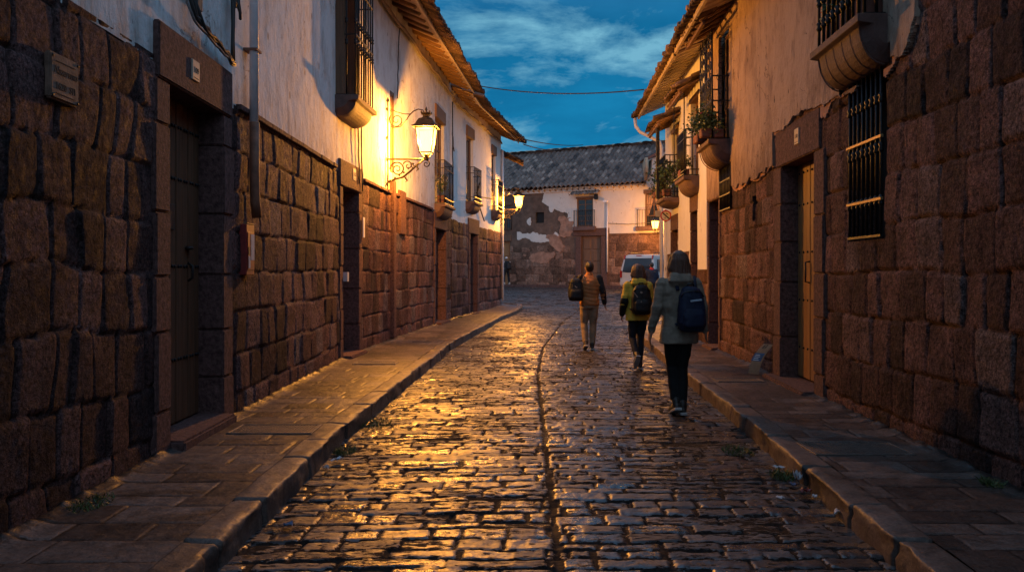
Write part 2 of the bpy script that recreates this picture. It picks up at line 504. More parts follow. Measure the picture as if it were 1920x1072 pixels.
# ------------------------------------------------------------------ sheets and block patterns
def sheet_parts(us, zs, mask, posf, skirt_vec=None, flip=False, tone=None):
    """grid of quads where mask (cells) holds; skirts run back by skirt_vec at every open edge. -> V, Q, tone"""
    nu, nz = len(us), len(zs)
    U, Z = np.meshgrid(us, zs, indexing='ij')
    P = posf(U, Z).reshape(-1, 3)
    T = None if tone is None else tone(U, Z).reshape(nu * nz, -1)
    idx = np.arange(nu * nz).reshape(nu, nz)
    q = np.stack([idx[:-1, :-1], idx[1:, :-1], idx[1:, 1:], idx[:-1, 1:]], -1)
    Q = q[mask]
    V = [P]; QQ = [Q]; TT = [T]; off = len(P)
    if skirt_vec is not None:
        pm = np.pad(mask, 1)
        c = pm[1:-1, 1:-1]
        for nb, a, b in ((pm[:-2, 1:-1], idx[:-1, 1:], idx[:-1, :-1]), (pm[2:, 1:-1], idx[1:, :-1], idx[1:, 1:]),
                         (pm[1:-1, :-2], idx[:-1, :-1], idx[1:, :-1]), (pm[1:-1, 2:], idx[1:, 1:], idx[:-1, 1:])):
            e = c & ~nb
            ia, ib = a[e], b[e]
            if len(ia) == 0: continue
            pa, pb = P[ia], P[ib]
            n = len(ia)
            blk = np.stack([pa, pb, pb + skirt_vec, pa + skirt_vec], 1).reshape(-1, 3)
            V.append(blk); QQ.append(np.arange(n * 4).reshape(n, 4)[:, ::-1] + off)
            if T is not None:
                TT.append(np.repeat(T[ia], 4, 0))
            off += n * 4
    V = np.concatenate(V); QQ = np.concatenate(QQ)
    if flip: QQ = QQ[:, ::-1]
    return V, QQ, (np.concatenate(TT) if T is not None else None)

def blocks(courses, wmin, wmax, seed, u0, u1, R_=.075, bulge=.055, warp=.05, zbase=0.0, rough=.010):
    """height field of coursed blocks; returns h(u,z) and tone(u,z)"""
    rs = np.random.default_rng(seed)
    zb = zbase + np.concatenate([[0], np.cumsum(courses)])
    nrow = len(courses)
    bounds = []
    for r in range(nrow):
        p = u0 - 1 - rs.random() * wmax; b = [p]
        while p < u1 + 1.5:
            w = wmin + (wmax - wmin) * rs.random() ** 1.1
            p += w; b.append(p)
        bounds.append(np.array(b))
    def locate(u, z):
        wz = z + warp * 1.1 * fbm(u * .9, z * .6, seed, 2) + warp * .35 * vnoise(u * 4, z * 4, seed + 9)
        wu = u + warp * 1.0 * fbm(u * 1.6, z * 1.9, seed + 5, 2)
        row = np.clip(np.searchsorted(zb, wz, side='right') - 1, 0, nrow - 1)
        dz = np.minimum(np.abs(wz - zb[row]), np.abs(zb[row + 1] - wz))
        du = np.zeros_like(u); bid = np.zeros_like(u)
        cu = np.zeros_like(u); hw = np.ones_like(u)
        for r in range(nrow):
            m = row == r
            if not m.any(): continue
            b = bounds[r]
            k = np.clip(np.searchsorted(b, wu[m], side='right') - 1, 0, len(b) - 2)
            du[m] = np.minimum(wu[m] - b[k], b[k + 1] - wu[m]); bid[m] = r * 531.0 + k
            cu[m] = (wu[m] - (b[k] + b[k + 1]) / 2) / (b[k + 1] - b[k])
            hw[m] = (b[k + 1] - b[k]) / 2
        cz = (wz - (zb[row] + zb[row + 1]) / 2) / (zb[row + 1] - zb[row])
        return du, dz, bid, cu, cz, hw
    def h(u, z):
        du, dz, bid, cu, cz, hw = locate(u, z)
        Ru = R_ * (0.75 + .5 * _h(bid, 3.0, seed))
        e = np.hypot(np.clip(1 - du / np.minimum(Ru, hw * .8), 0, 1), np.clip(1 - dz / Ru, 0, 1))
        hh = bulge * (np.sqrt(np.clip(1 - np.clip(e, 0, 1) ** 2.2, 0, 1)))
        hh = hh + .018 * (_h(bid, 1.0, seed) - .5) + .034 * cu * (_h(bid, 5.0, seed) - .5) + .03 * cz * (_h(bid, 6.0, seed) - .5)
        hh = hh + rough * .75 * fbm(u * 7, z * 6, seed + 31, 5) + rough * 1.0 * vnoise(u * 30, z * 22, seed + 41)
        hh = hh - rough * 1.2 * np.clip(fbm(u * 11, z * 9, seed + 51, 3) - .25, 0, 1)
        # a few knocked-off corners and gouges
        g = fbm(u * 2.6, z * 2.6, seed + 77, 3)
        hh = hh - 3.0 * rough * np.clip(g - .42, 0, 1)
        return hh
    def tone(u, z):
        du, dz, bid, cu, cz, hw = locate(u, z)
        j = np.clip(np.minimum(du, dz) / .03, 0, 1)
        return np.stack([_h(bid, 2.0, seed), j, _h(bid, 4.0, seed)], -1)
    return h, tone

def cells_mask(us, zs, openings=(), keep=None):
    uc = (us[:-1] + us[1:]) / 2; zc = (zs[:-1] + zs[1:]) / 2
    U, Z = np.meshgrid(uc, zc, indexing='ij')
    m = np.ones(U.shape, dtype=bool)
    for (a, b, c, d) in openings:
        m &= ~((U > a) & (U < b) & (Z > c) & (Z < d))
    if keep is not None: m &= keep(U, Z)
    return m

def axis(a, b, step, extra=()):
    n = max(2, int(round((b - a) / step)) + 1)
    v = np.linspace(a, b, n)
    ex = np.array([e for e in extra if a < e < b])
    if len(ex):
        # move the nearest grid line onto each opening edge
        for e in ex: v[np.argmin(np.abs(v - e))] = e
    return np.unique(v)

def geo_axis(a, b, k, lo, hi, extra=()):
    v = [a]
    while v[-1] < b:
        v.append(v[-1] + min(hi, max(lo, abs(v[-1]) * k)))
    v = np.array(v); v[-1] = b
    for e in extra:
        if a < e < b: v[np.argmin(np.abs(v - e))] = e
    return np.unique(v)

# ------------------------------------------------------------------ ground and road
g = MB(); g.add([(-90, -60, -.35), (110, -60, -.35), (110, 160, -.35), (-90, 160, -.35)], [(0, 1, 2, 3)])
structure(g.build('ground', M['ground']))

def build_road():
    ys = np.concatenate([geo_axis(-7, 3.2, .0, .12, .12)[:-1], geo_axis(3.2, 22, .0034, .012, .05)[:-1], geo_axis(22, 50, .0034, .05, .11)])
    S = np.linspace(0, 1, 300)
    U, Sg = np.meshgrid(ys, S, indexing='ij')
    a = xl(U) - .05; b = np.where(U > 21.7, 13.0, xr(U) + .05); a = np.maximum(a, -8)
    X = a + (b - a) * Sg
    Y = U
    # setts: rows run across the street, the two halves meet at a seam
    lat = X - seam(Y)
    side = lat > 0
    rs = np.random.default_rng(5)
    rows = [np.cumsum(np.concatenate([[-8.0],   .085 + .095 * rs.random(640)])) for _ in range(2)]
    v = Y + .07 * fbm(X * .8, Y * .5, 3, 2) + .034 * vnoise(X * 3.1, Y * 3.1, 8) + .014 * vnoise(X * 9, Y * 9, 88) - .03 * lat
    Hh = np.zeros_like(X); T0 = np.zeros_like(X); T1 = np.zeros_like(X); T2 = np.zeros_like(X)
    for sd in (0, 1):
        m = side == bool(sd)
        rb = rows[sd]; vv = v[m]; ll = np.abs(lat[m]); yy = Y[m]
        r = np.clip(np.searchsorted(rb, vv, side='right') - 1, 0, len(rb) - 2)
        rw = rb[r + 1] - rb[r]
        dv = np.minimum(vv - rb[r], rb[r + 1] - vv)
        # sett width varies per row; phase per row; irregular by jitter of the joints
        w = .21 + .27 * _h(r.astype(float), 11.0, sd + 1)
        ph = _h(r.astype(float), 12.0, sd + 2) * w * (ll > .5 * w)
        q = (ll - .006 + ph) / w
        jit = lambda k: .55 * (_h(k, r.astype(float), 13 + sd) - .5)
        k = np.floor(q)
        lo = k + jit(k); hi = k + 1 + jit(k + 1)
        dn = q < lo; up = q >= hi
        k = k - dn + up
        lo = k + jit(k); hi = k + 1 + jit(k + 1)
        dl = np.minimum(q - lo, hi - q) * w
        seam_d = ll - .003 - .020 * _h(r.astype(float), 21.0, sd) * (.4 + .6 * _h(np.floor(r / 3.0), 22.0, sd))
        d_l = np.minimum(dl, np.maximum(seam_d, 0))
        bid = r * 37.0 + k * 3.0 + sd * 1777.0
        gap = .010 + .014 * vnoise(X[m] * 5, yy * 5, 21) + .012 * vnoise(X[m] * 17, yy * 17, 22) + .014 * np.clip(fbm(X[m] * 3.3, yy * 4.1, 24, 3), -.3, 1)
        eu = np.clip(1 - (d_l - gap) / .013, 0, 1); ev = np.clip(1 - (dv - gap) / .012, 0, 1)
        e = np.clip(np.hypot(eu, ev), 0, 1)
        top = np.sqrt(np.clip(1 - e ** 2.4, 0, 1))
        stone = np.clip(top * 1.6, 0, 1)
        cu = (q - (lo + hi) / 2); cv = (vv - (rb[r] + rb[r + 1]) / 2) / rw
        hh = .011 * top + .005 * (_h(bid, 1.0, 3) - .5) + .009 * cu * (_h(bid, 2.0, 3) - .5) + .008 * cv * (_h(bid, 3.0, 3) - .5)
        worn = np.clip((X[m] - 1.2) / 1.2, 0, 1)      # broken rougher setts towards the right gutter
        hh += (.006 + .008 * worn) * fbm(X[m] * 9, yy * 9, 17, 3) + (.0045 + .004 * worn) * vnoise(X[m] * 27, yy * 38, 19) + .003 * (1 - stone) * vnoise(X[m] * 60, yy * 60, 29)
        sunk = _h(bid, 8.0, 3) < .10
        hh = hh - .009 * sunk; stone = stone * np.where(sunk, .62, 1.0)
        Hh[m] = hh; T0[m] = _h(bid, 4.0, 3); T1[m] = stone; T2[m] = _h(bid, 6.0, 3)
    seamd = np.abs(lat)
    Hh -= .003 * np.exp(-(seamd / .02) ** 2)
    T1 *= np.clip((seamd - .004) / .015, 0, 1)
    # gentle crown, lower gutters
    half = np.clip((Sg - .5) * 2, -1, 1)
    far = np.clip((Y - 20) / 3, 0, 1)
    Z = gz(Y) + Hh - .022 - .02 * (half ** 4) * (1 - far)
    # Beyond the mouth of the street the setts are too small to resolve: keep them low
    P = np.stack([X, Y, Z], -1).reshape(-1, 3)
    n, k = U.shape
    idx = np.arange(n * k).reshape(n, k)
    Q = np.stack([idx[:-1, :-1], idx[:-1, 1:], idx[1:, 1:], idx[1:, :-1]], -1).reshape(-1, 4)
    T = np.stack([T0, T1, T2], -1).reshape(-1, 3)
    structure(mesh_np('cobbled_road', P, Q, M['setts'], tone=T))
build_road()

# the far part of the cross street, out of the setts' range
g = MB()
for (a, b) in ((-40, -7.9), (12.9, 60)):
    g.add([(a, 22.4, -.02), (b, 22.4, -.02), (b, 27, -.02), (a, 27, -.02), (a, 40, .53), (b, 40, .53), (a, 50, .63), (b, 50, .63)],
          [(0, 1, 2, 3), (3, 2, 5, 4), (4, 5, 7, 6)])
structure(g.build('cross_street', M['dirt']))

def build_pavement(edge, wall, y0, y1, seed, out, name, kerb=.21):
    """flagstones between the kerb stones and the house wall. edge(y): the road side, wall(y): the house side"""
    ys = np.concatenate([geo_axis(y0, 3.0, 0, .1, .1)[:-1], geo_axis(3.0, y1, .0034, .014, .05)])
    S = np.linspace(0, 1, 84)
    U, Sg = np.meshgrid(ys, S, indexing='ij')
    e = edge(U) + out * (kerb - .01)
    X = e + (wall(U) + out * .12 - e) * Sg
    rs = np.random.default_rng(seed)
    rb = np.cumsum(np.concatenate([[y0 - 1], .17 + .17 * rs.random(260)]))
    lat = np.abs(X - e)
    v = U + .012 * vnoise(X * 3, U * 3, seed) + .04 * fbm(X * .7, U * .4, seed + 2, 2)
    r = np.clip(np.searchsorted(rb, v, side='right') - 1, 0, len(rb) - 2).astype(float)
    dv = np.minimum(v - rb[r.astype(int)], rb[r.astype(int) + 1] - v)
    w = .38 + .34 * _h(r, 3.0, seed)
    q = (lat + _h(r, 5.0, seed) * w) / w
    k = np.floor(q); dl = np.minimum(q - k, k + 1 - q) * w
    bid = r * 19.0 + k
    d = np.minimum(dl, dv)
    top = np.sqrt(np.clip(1 - np.clip(1 - (d - .006 - .006 * vnoise(X * 9, U * 9, seed + 4)) / .012, 0, 1) ** 2, 0, 1))
    H = .006 * top + .005 * (_h(bid, 1.0, seed) - .5) + .005 * fbm(X * 6, U * 6, seed + 5, 4) + .002 * vnoise(X * 40, U * 40, seed)
    H += .006 * ((v - rb[r.astype(int)]) / .3 - .5) * (_h(bid, 7.0, seed) - .5)
    # dust and grit banked against the wall
    wd = np.abs(wall(U) - X)
    bank = np.clip(1 - wd / .14, 0, 1)
    H += .03 * bank ** 2 * (1 + fbm(X * 9, U * 9, seed + 9, 3))
    Z = gz(U) + SW - .012 + H
    T = np.stack([_h(bid, 2.0, seed), np.clip(top * 1.2, 0, 1) * (1 - .8 * bank), _h(bid, 8.0, seed)], -1).reshape(-1, 3)
    P = np.stack([X, U, Z], -1).reshape(-1, 3)
    n, kk = U.shape; idx = np.arange(n * kk).reshape(n, kk)
    Q = np.stack([idx[:-1, :-1], idx[:-1, 1:], idx[1:, 1:], idx[1:, :-1]], -1).reshape(-1, 4)
    if out < 0: Q = Q[:, ::-1]
    structure(mesh_np(name, P, Q, M['flags'], tone=T))

def build_kerb(path, out_sign, name, seed, w=.21, drop=.13):
    """a row of worn kerb stones along path (list of xy points, road side); swept profile with joints"""
    path = np.array(path, dtype=float)
    seg = np.hypot(*np.diff(path, axis=0).T); L = np.concatenate([[0], np.cumsum(seg)])
    s = [0.0]
    while s[-1] < L[-1]:
        yy = np.interp(s[-1], L, path[:, 1])
        s.append(s[-1] + min(.06, max(.011, abs(yy) * .0030)))
    s = np.array(s); s[-1] = L[-1]
    X = np.interp(s, L, path[:, 0]); Y = np.interp(s, L, path[:, 1])
    tx = np.gradient(X, s); ty = np.gradient(Y, s); n = np.hypot(tx, ty); tx /= n; ty /= n
    nx, ny = (ty, -tx) if out_sign > 0 else (-ty, tx)          # towards the house
    rs = np.random.default_rng(seed)
    jb = np.cumsum(np.concatenate([[-.3], .5 + .55 * rs.random(200)]))
    r = np.clip(np.searchsorted(jb, s, side='right') - 1, 0, len(jb) - 2)
    dj = np.minimum(s - jb[r], jb[r + 1] - s)
    joint = np.sqrt(np.clip(1 - np.clip(1 - (dj - .006) / .022, 0, 1) ** 2, 0, 1))
    rr = r.astype(float)
    off = .022 * (_h(rr, 1.0, seed) - .5); hz = .016 * (_h(rr, 2.0, seed) - .5)
    prof = [(0, -drop - .04), (0.002, -.09), (0.004, -.055), (0.005, -.020), (.009, -.005), (.020, 0.0), (.06, .002), (.10, .003), (.14, .002), (.18, .002), (w - .016, 0.0), (w - .006, -.006), (w, -.022)]
    V = []; T = []
    for (o, z) in prof:
        edge = max(0.0, 1 - o / .06)
        jx = (1 - joint) * .035 * (1 if o < .05 else .1)
        nb = .022 * fbm(s * 4.2 + o * 9, np.full_like(s, z * 30 + o * 17), seed + 3, 5) * (1.2 if o < .03 else .25)
        oo = o + off * (1 if o < w - .01 else .3) + jx + nb
        zz = z + hz - (1 - joint) * .034 + .012 * fbm(s * 4.5, np.full_like(s, o * 14), seed + 6, 5)
        chip = np.clip(fbm(s * 2.4, np.full_like(s, 1.3), seed + 8, 3) - .35, 0, 1) * edge
        oo = oo + .10 * chip; zz = zz - .07 * chip * (z > -.05)
        V.append(np.stack([X + nx * oo, Y + ny * oo, gz(Y) + SW + zz], -1))
        T.append(np.stack([_h(rr, 4.0, seed), np.clip(joint * 1.2, 0, 1) * np.ones_like(s), _h(rr, 6.0, seed)], -1))
    V = np.stack(V, 1); T = np.stack(T, 1)
    n_, k_ = V.shape[:2]; idx = np.arange(n_ * k_).reshape(n_, k_)
    Q = np.stack([idx[:-1, :-1], idx[:-1, 1:], idx[1:, 1:], idx[1:, :-1]], -1).reshape(-1, 4)
    if out_sign < 0: Q = Q[:, ::-1]
    structure(mesh_np(name, V.reshape(-1, 3), Q, M['kerb'], tone=T.reshape(-1, 3)))

build_pavement(xl, wl, -7, 31.0, 41, -1, 'pavement_left')
build_pavement(xr, wr, -7, 21.6, 43, 1, 'pavement_right')
yk = np.linspace(-7, 30.2, 160)
arc = [(-.0 + .42 * math.cos(t), 30.55 + .55 * math.sin(t)) for t in np.linspace(-.4, PI / 2, 9)]
build_kerb([(float(xl(y)), y) for y in yk] + arc + [(-6, 31.2)], -1, 'kerb_left', 51)
yk = np.linspace(-7, 20.2, 130)
arc = [(3.95 - .9 * math.cos(t), 20.3 + .9 * math.sin(t)) for t in np.linspace(.05, PI / 2, 9)]
build_kerb([(float(xr(y)), y) for y in yk] + arc + [(12, 21.3)], 1, 'kerb_right', 53, drop=.15)
# the corner infill behind the two kerbs
c = MB(); c.add([(-6, 30.2, .19), (.2, 30.2, .19), (.2, 31.0, .20), (-6, 31.0, .20)], [(0, 1, 2, 3)])
c.add([(3.3, 20.4, .115), (12, 20.4, .115), (12, 21.1, .115), (3.9, 21.1, .115), (3.4, 20.9, .115)], [(0, 1, 2, 3, 4)])
structure(c.build('pavement_corner', M['dirt']))
# ------------------------------------------------------------------ houses of the street
def wall_sheet(name, house, side, u0, u1, z0, z1, openings, mat, h, tone, skirt=.3, keep=None, du=None, dz=.022, off=0.0):
    T = TLa if side < 0 else TRa
    ex_u = [v for o in openings for v in o[:2]]; ex_z = [v for o in openings for v in o[2:]]
    us = du(ex_u) if callable(du) else axis(u0, u1, du, ex_u)
    zs = axis(z0, z1, dz, ex_z)
    m = cells_mask(us, zs, openings, keep)
    posf = lambda U, Z: T(U, off + h(U, Z), Z)
    V, Q, t = sheet_parts(us, zs, m, posf, np.array([side * skirt, 0, 0]), flip=(side > 0), tone=tone)
    return mesh_np(name, V, Q, mat, house, tone=t)

def plaster_h(seed, amp=.012):
    return lambda U, Z: amp * fbm(U * .8, Z * .8, seed, 3) + .35 * amp * fbm(U * 4.5, Z * 2.2, seed + 4, 3)

def door_frame(T, house, mat, u0, u1, z0, ztop, lint, jw, depth=.34, proud=.020, name='door_frame', seed=0, lap=.26):
    """dressed stone lintel and quoined jambs around the opening u0..u1, z0..ztop"""
    rs = random.Random(seed)
    b = MB(T)
    b.box(u0 - lap, u1 + lap, -depth, proud, ztop, ztop + lint)
    for a, s in ((u0, -1), (u1, 1)):
        z = z0; i = 0
        while z < ztop - .01:
            h = min(rs.uniform(.42, .72), ztop - z)
            if ztop - z - h < .2: h = ztop - z
            w = jw * (1.0 if i % 2 else 1.12) * rs.uniform(.95, 1.05)
            pr = proud - rs.uniform(.0, .014)
            lo, hi = (a - w, a) if s < 0 else (a, a + w)
            b.box(lo, hi, -depth, pr, z + .003, z + h - .003)
            z += h; i += 1
    return b.build(name, mat, house, bevel=.014, seg=2)

def door_leaf(T, house, mat, u0, u1, z0, z1, rec, planks=6, studs=(), name='door', handle=None, stud_n=2):
    b = MB(T)
    w = (u1 - u0) / planks
    for i in range(planks):
        b.box(u0 + i * w + .004, u0 + (i + 1) * w - .004, -rec - .05, -rec + .004 * (i % 2), z0 + .015, z1)
    b.box(u0, u1, -rec - .09, -rec - .045, z0 + .01, z1)
    d = b.build(name, mat, house, bevel=.006)
    if studs:
        s = MB(T)
        for z in studs:
            for i in range(planks):
                for f in ((.3, .7) if stud_n == 2 else (.5,)):
                    s.blob((u0 + (i + f) * w, -rec + .008, z), (.016, .012, .016), 6, 4)
        s.build('studs', M['iron'], d)
    if handle: handle(d)
    return d

def step(T, house, mat, u0, u1, z0, z1, rec, proud):
    b = MB(T); b.box(u0, u1, -rec - .05, proud, z0, z1)
    return b.build('door_step', mat, house, bevel=.02, seg=2)

def corbel(T, house, u0, u1, ztop, depth_z, proj, name='balcony_corbel', ribs=0):
    """moulded stone balcony base, quarter-round below a flat rim"""
    prof = [(0, ztop), (proj + .05, ztop), (proj + .05, ztop - .07), (proj, ztop - .09)]
    for i in range(1, 9):
        a = i / 8 * PI / 2
        prof.append((proj * math.cos(a) * .98, ztop - .09 - (depth_z - .09) * math.sin(a)))
    prof += [(-.05, ztop - depth_z), (-.05, ztop)]
    b = MB(T)
    n = len(prof); N = 13
    vs = []
    for i in range(N):
        t = i / (N - 1); u = u0 + (u1 - u0) * t
        e = min(t, 1 - t) * (u1 - u0)
        k = 1.0 if e > .18 else math.sqrt(max(0, 1 - (1 - e / .18) ** 2)) * .35 + .65
        for j, (o, z) in enumerate(prof):
            kk = k if 3 <= j < n - 2 else 1.0
            vs.append((u, o * kk, ztop + (z - ztop) * (kk if j > 3 else 1)))
    fs = [(i * n + j, (i + 1) * n + j, (i + 1) * n + (j + 1) % n, i * n + (j + 1) % n) for i in range(N - 1) for j in range(n)]
    fs += [tuple(range(n))[::-1], tuple((N - 1) * n + j for j in range(n))]
    b.add(vs, fs)
    if ribs:
        for k in range(ribs):
            u = u0 + (u1 - u0) * (k + .5) / ribs
            b.tube([(u, o * .99, z) for (o, z) in prof[3:12]], .009, 5)
    return b.build(name, M['corbel'], house, bevel=.008)

def bar_rail(T, house, u0, u1, o, z0, z1, n=9, sides=True, r=.011, name='railing', knobs=(), rails=(), mat=None, wall_o=0.0):
    b = MB(T)
    def post(u, oo, rr=r):
        b.tube([(u, oo, z0), (u, oo, z1)], rr, 6)
        for k in knobs:
            z = z0 + (z1 - z0) * k
            b.lathe([(rr, -.05), (rr * 2.1, -.025), (rr * 1.2, 0), (rr * 2.1, .025), (rr, .05)], (u, oo, z), 6)
    for i in range(n):
        post(u0 + (u1 - u0) * i / (n - 1), o)
    if sides:
        k = max(1, int((o - wall_o) / ((u1 - u0) / (n - 1))))
        for i in range(1, k + 1):
            oo = o - (o - wall_o) * i / (k + 1)
            post(u0, oo); post(u1, oo)
    for f in tuple(rails) + (0.0, 1.0):
        z = z0 + (z1 - z0) * f
        b.box(u0 - .015, u1 + .015, o - .008, o + .016, z - .011, z + .011)
        if sides:
            b.box(u0 - .013, u0 + .013, wall_o - .03, o - .009, z - .010, z + .010)
            b.box(u1 - .013, u1 + .013, wall_o - .03, o - .009, z - .010, z + .010)
    return b.build(name, mat or M['iron'], house)

def window_leaf(T, house, u0, u1, z0, z1, rec, mat, name='window', cols=2, rows=4, lintel=0.0, sill=True, curtain=False):
    fr = MB(T); t = .07
    fr.box(u0, u0 + t, -rec, -rec + .06, z0, z1); fr.box(u1 - t, u1, -rec, -rec + .06, z0, z1)
    fr.box(u0 + t, u1 - t, -rec, -rec + .06, z1 - t, z1); fr.box(u0 + t, u1 - t, -rec, -rec + .06, z0, z0 + t * 1.4)
    for i in range(1, cols):
        u = u0 + (u1 - u0) * i / cols
        fr.box(u - .03, u + .03, -rec + .002, -rec + .052, z0 + t * 1.4, z1 - t)
    for j in range(1, rows):
        z = z0 + (z1 - z0) * j / rows
        fr.box(u0 + t, u1 - t, -rec + .005, -rec + .04, z - .018, z + .018)
    w = fr.build(name, mat, house, bevel=.004)
    p = MB(T); p.box(u0 + .01, u1 - .01, -rec + .015, -rec + .022, z0 + .01, z1 - .01)
    p.build('pane', M['glass_dark'], w)
    if curtain:
        c = MB(T)
        for s in (0, 1):
            a = u0 + t if s == 0 else u1 - t
            d = 1 if s == 0 else -1
            vs, fs = [], []
            for i in range(10):
                zz = z1 - t - (z1 - z0) * .62 * i / 9
                for j in range(9):
                    wd = (u1 - u0) * .42 * (1 - .75 * (i / 9) ** 1.5)
                    vs.append((a + d * wd * j / 8, -rec + .026 + .006 * math.sin(j * 2.1), zz))
            for i in range(9):
                for j in range(8):
                    fs.append((i * 9 + j, i * 9 + j + 1, (i + 1) * 9 + j + 1, (i + 1) * 9 + j))
            c.add(vs, fs, True)
        c.build('curtain', M['curtain'], w)
    return w

def tile_sheet(name, house, mat, posf, along, up, pitch=.21, row=.36, amp=.055, stepz=.03, seed=0, nseg=8, thick=.05):
    """barrel tiles: posf(a, s, h) -> points (a along the eave, s up the slope, h off the slope)"""
    ncol = max(2, int(round(along / pitch))); nrow = max(1, int(round(up / row)))
    A = np.linspace(0, along, ncol * nseg + 1)
    ss = []
    for k in range(nrow):
        ss += [k * row, k * row + row * .5, (k + 1) * row - .004]
    S_ = np.array(ss)
    U, S2 = np.meshgrid(A, S_, indexing='ij')
    colf = U / (along / ncol); ci = np.floor(np.clip(colf, 0, ncol - .001)); f = colf - ci
    ri = np.floor((S2 + 1e-6) / row); rf = (S2 - ri * row) / row
    jit = .034 * (_h(ci, ri, seed) - .5)
    H = amp * (np.abs(np.sin(f * PI)) ** .8) + stepz * (1 - rf) + jit + .03 * fbm(U * .35, S2 * .5, seed + 3, 2)
    P = posf(U + .03 * (_h(ri, 1.0, seed + 1) - .5), S2 + .11 * (_h(ci, 2.0, seed + 2) - .5) * (1 if nrow > 1 else 1), H).reshape(-1, 3)
    Pb = posf(U, S2, H - thick).reshape(-1, 3)
    n, k = U.shape; idx = np.arange(n * k).reshape(n, k)
    Q = np.stack([idx[:-1, :-1], idx[1:, :-1], idx[1:, 1:], idx[:-1, 1:]], -1).reshape(-1, 4)
    Qb = Q[:, ::-1] + n * k
    e1 = np.stack([idx[1:, 0], idx[:-1, 0], idx[:-1, 0] + n * k, idx[1:, 0] + n * k], -1)
    e2 = np.stack([idx[0, :-1], idx[0, 1:], idx[0, 1:] + n * k, idx[0, :-1] + n * k], -1)
    e3 = np.stack([idx[-1, 1:], idx[-1, :-1], idx[-1, :-1] + n * k, idx[-1, 1:] + n * k], -1)
    T = np.stack([_h(ci, ri, seed + 7), np.ones_like(U), _h(ci, ri, seed + 8)], -1).reshape(-1, 3)
    return mesh_np(name, np.concatenate([P, Pb]), np.concatenate([Q, Qb, e1, e2, e3]), mat, house, tone=np.concatenate([T, T]), smooth=True)

def roof_over(T, house, side, u0, u1, zw, over, zedge, run, mat, rafters=True, seed=0, white=False):
    """pitched tile roof: eave at out=over (height zedge) rising back over the wall"""
    slope = .40
    r = None
    Tn = TLa if side < 0 else TRa
    def posf(a, s, h):
        return Tn(u0 + a, over - s * .93, zedge + .0 + s * .93 * slope + h)
    r = tile_sheet('roof', house, mat, posf, u1 - u0, run, seed=seed, amp=.085, stepz=.04)
    # soffit boards under the tiles, from the wall to just short of the eave
    fo = .17 if white else .33
    so = MB(T)
    N = 24
    vs, fs = [], []
    for i in range(N + 1):
        u = u0 + .03 + (u1 - u0 - .06) * i / N
        for (o, z) in ((over - fo, zedge + .11 - .4 * (.33 - fo)), (-run * .5, zedge + .03 + (over + run * .5) * slope), (-run * .5, zedge - .0 + (over + run * .5) * slope), (over - fo, zedge + .08 - .4 * (.33 - fo))):
            vs.append((u, o, z))
    for i in range(N):
        for j in range(4):
            fs.append((i * 4 + j, i * 4 + (j + 1) % 4, (i + 1) * 4 + (j + 1) % 4, (i + 1) * 4 + j))
    fs += [(0, 1, 2, 3), (N * 4 + 3, N * 4 + 2, N * 4 + 1, N * 4)]
    so.add(vs, fs)
    so.build('soffit', M['soffit_white'] if white else M['soffit_clay'], r)
    fa = MB(T)
    for i in range(N):
        a = u0 + .03 + (u1 - u0 - .06) * i / N; b = u0 + .03 + (u1 - u0 - .06) * (i + 1) / N
        q = [(o, z) for (o, z) in ((over - fo, zedge + .02 - .4 * (.33 - fo)), (over - fo + .045, zedge + .02 - .4 * (.33 - fo)), (over - fo + .045, zedge + .12 - .4 * (.33 - fo)), (over - fo, zedge + .12 - .4 * (.33 - fo)))]
        fa.add([(a, *p) for p in q] + [(b, *p) for p in q], [(0, 1, 5, 4), (1, 2, 6, 5), (2, 3, 7, 6), (3, 0, 4, 7)])
    fa.build('fascia', M['fascia'], r)
    if rafters:
        n = int((u1 - u0) / .46)
        rs = random.Random(seed)
        for i in range(n):
            u = u0 + .18 + (u1 - u0 - .36) * i / (n - 1) + rs.uniform(-.02, .02)
            w = rs.uniform(.045, .06); tip = over - .36 + rs.uniform(-.03, .02)
            b = MB(T)
            za = lambda o: zedge + .015 + (over - o) * slope
            dd = rs.uniform(.11, .14)
            b.add([(u - w, -.25, za(-.25)), (u + w, -.25, za(-.25)), (u + w, tip, za(tip)), (u - w, tip, za(tip)),
                   (u - w, -.25, za(-.25) - dd), (u + w, -.25, za(-.25) - dd), (u + w, tip - .10, za(tip - .1) - dd), (u - w, tip - .10, za(tip - .1) - dd)],
                  [(0, 1, 2, 3), (4, 5, 6, 7), (0, 1, 5, 4), (1, 2, 6, 5), (2, 3, 7, 6), (3, 0, 4, 7)])
            b.build('rafter', M['wood_rafter'], r, bevel=.006)
    else:
        # narrow painted boards with shadow gaps
        n = int((u1 - u0) / .28)
        b = MB(T)
        for i in range(n):
            u = u0 + .05 + (u1 - u0 - .1) * i / n
            za = lambda o: zedge - .056 + (over - o) * slope
            b.add([(u, 0.0, za(0)), (u + .03, 0.0, za(0)), (u + .03, over - .18, za(over - .18)), (u, over - .18, za(over - .18)),
                   (u, 0.0, za(0) - .028), (u + .03, 0.0, za(0) - .028), (u + .03, over - .18, za(over - .18) - .028), (u, over - .18, za(over - .18) - .028)],
                  [(0, 1, 2, 3), (4, 5, 6, 7), (0, 1, 5, 4), (1, 2, 6, 5), (2, 3, 7, 6), (3, 0, 4, 7)])
        b.build('soffit_batten', M['soffit_white'], r)
    return r

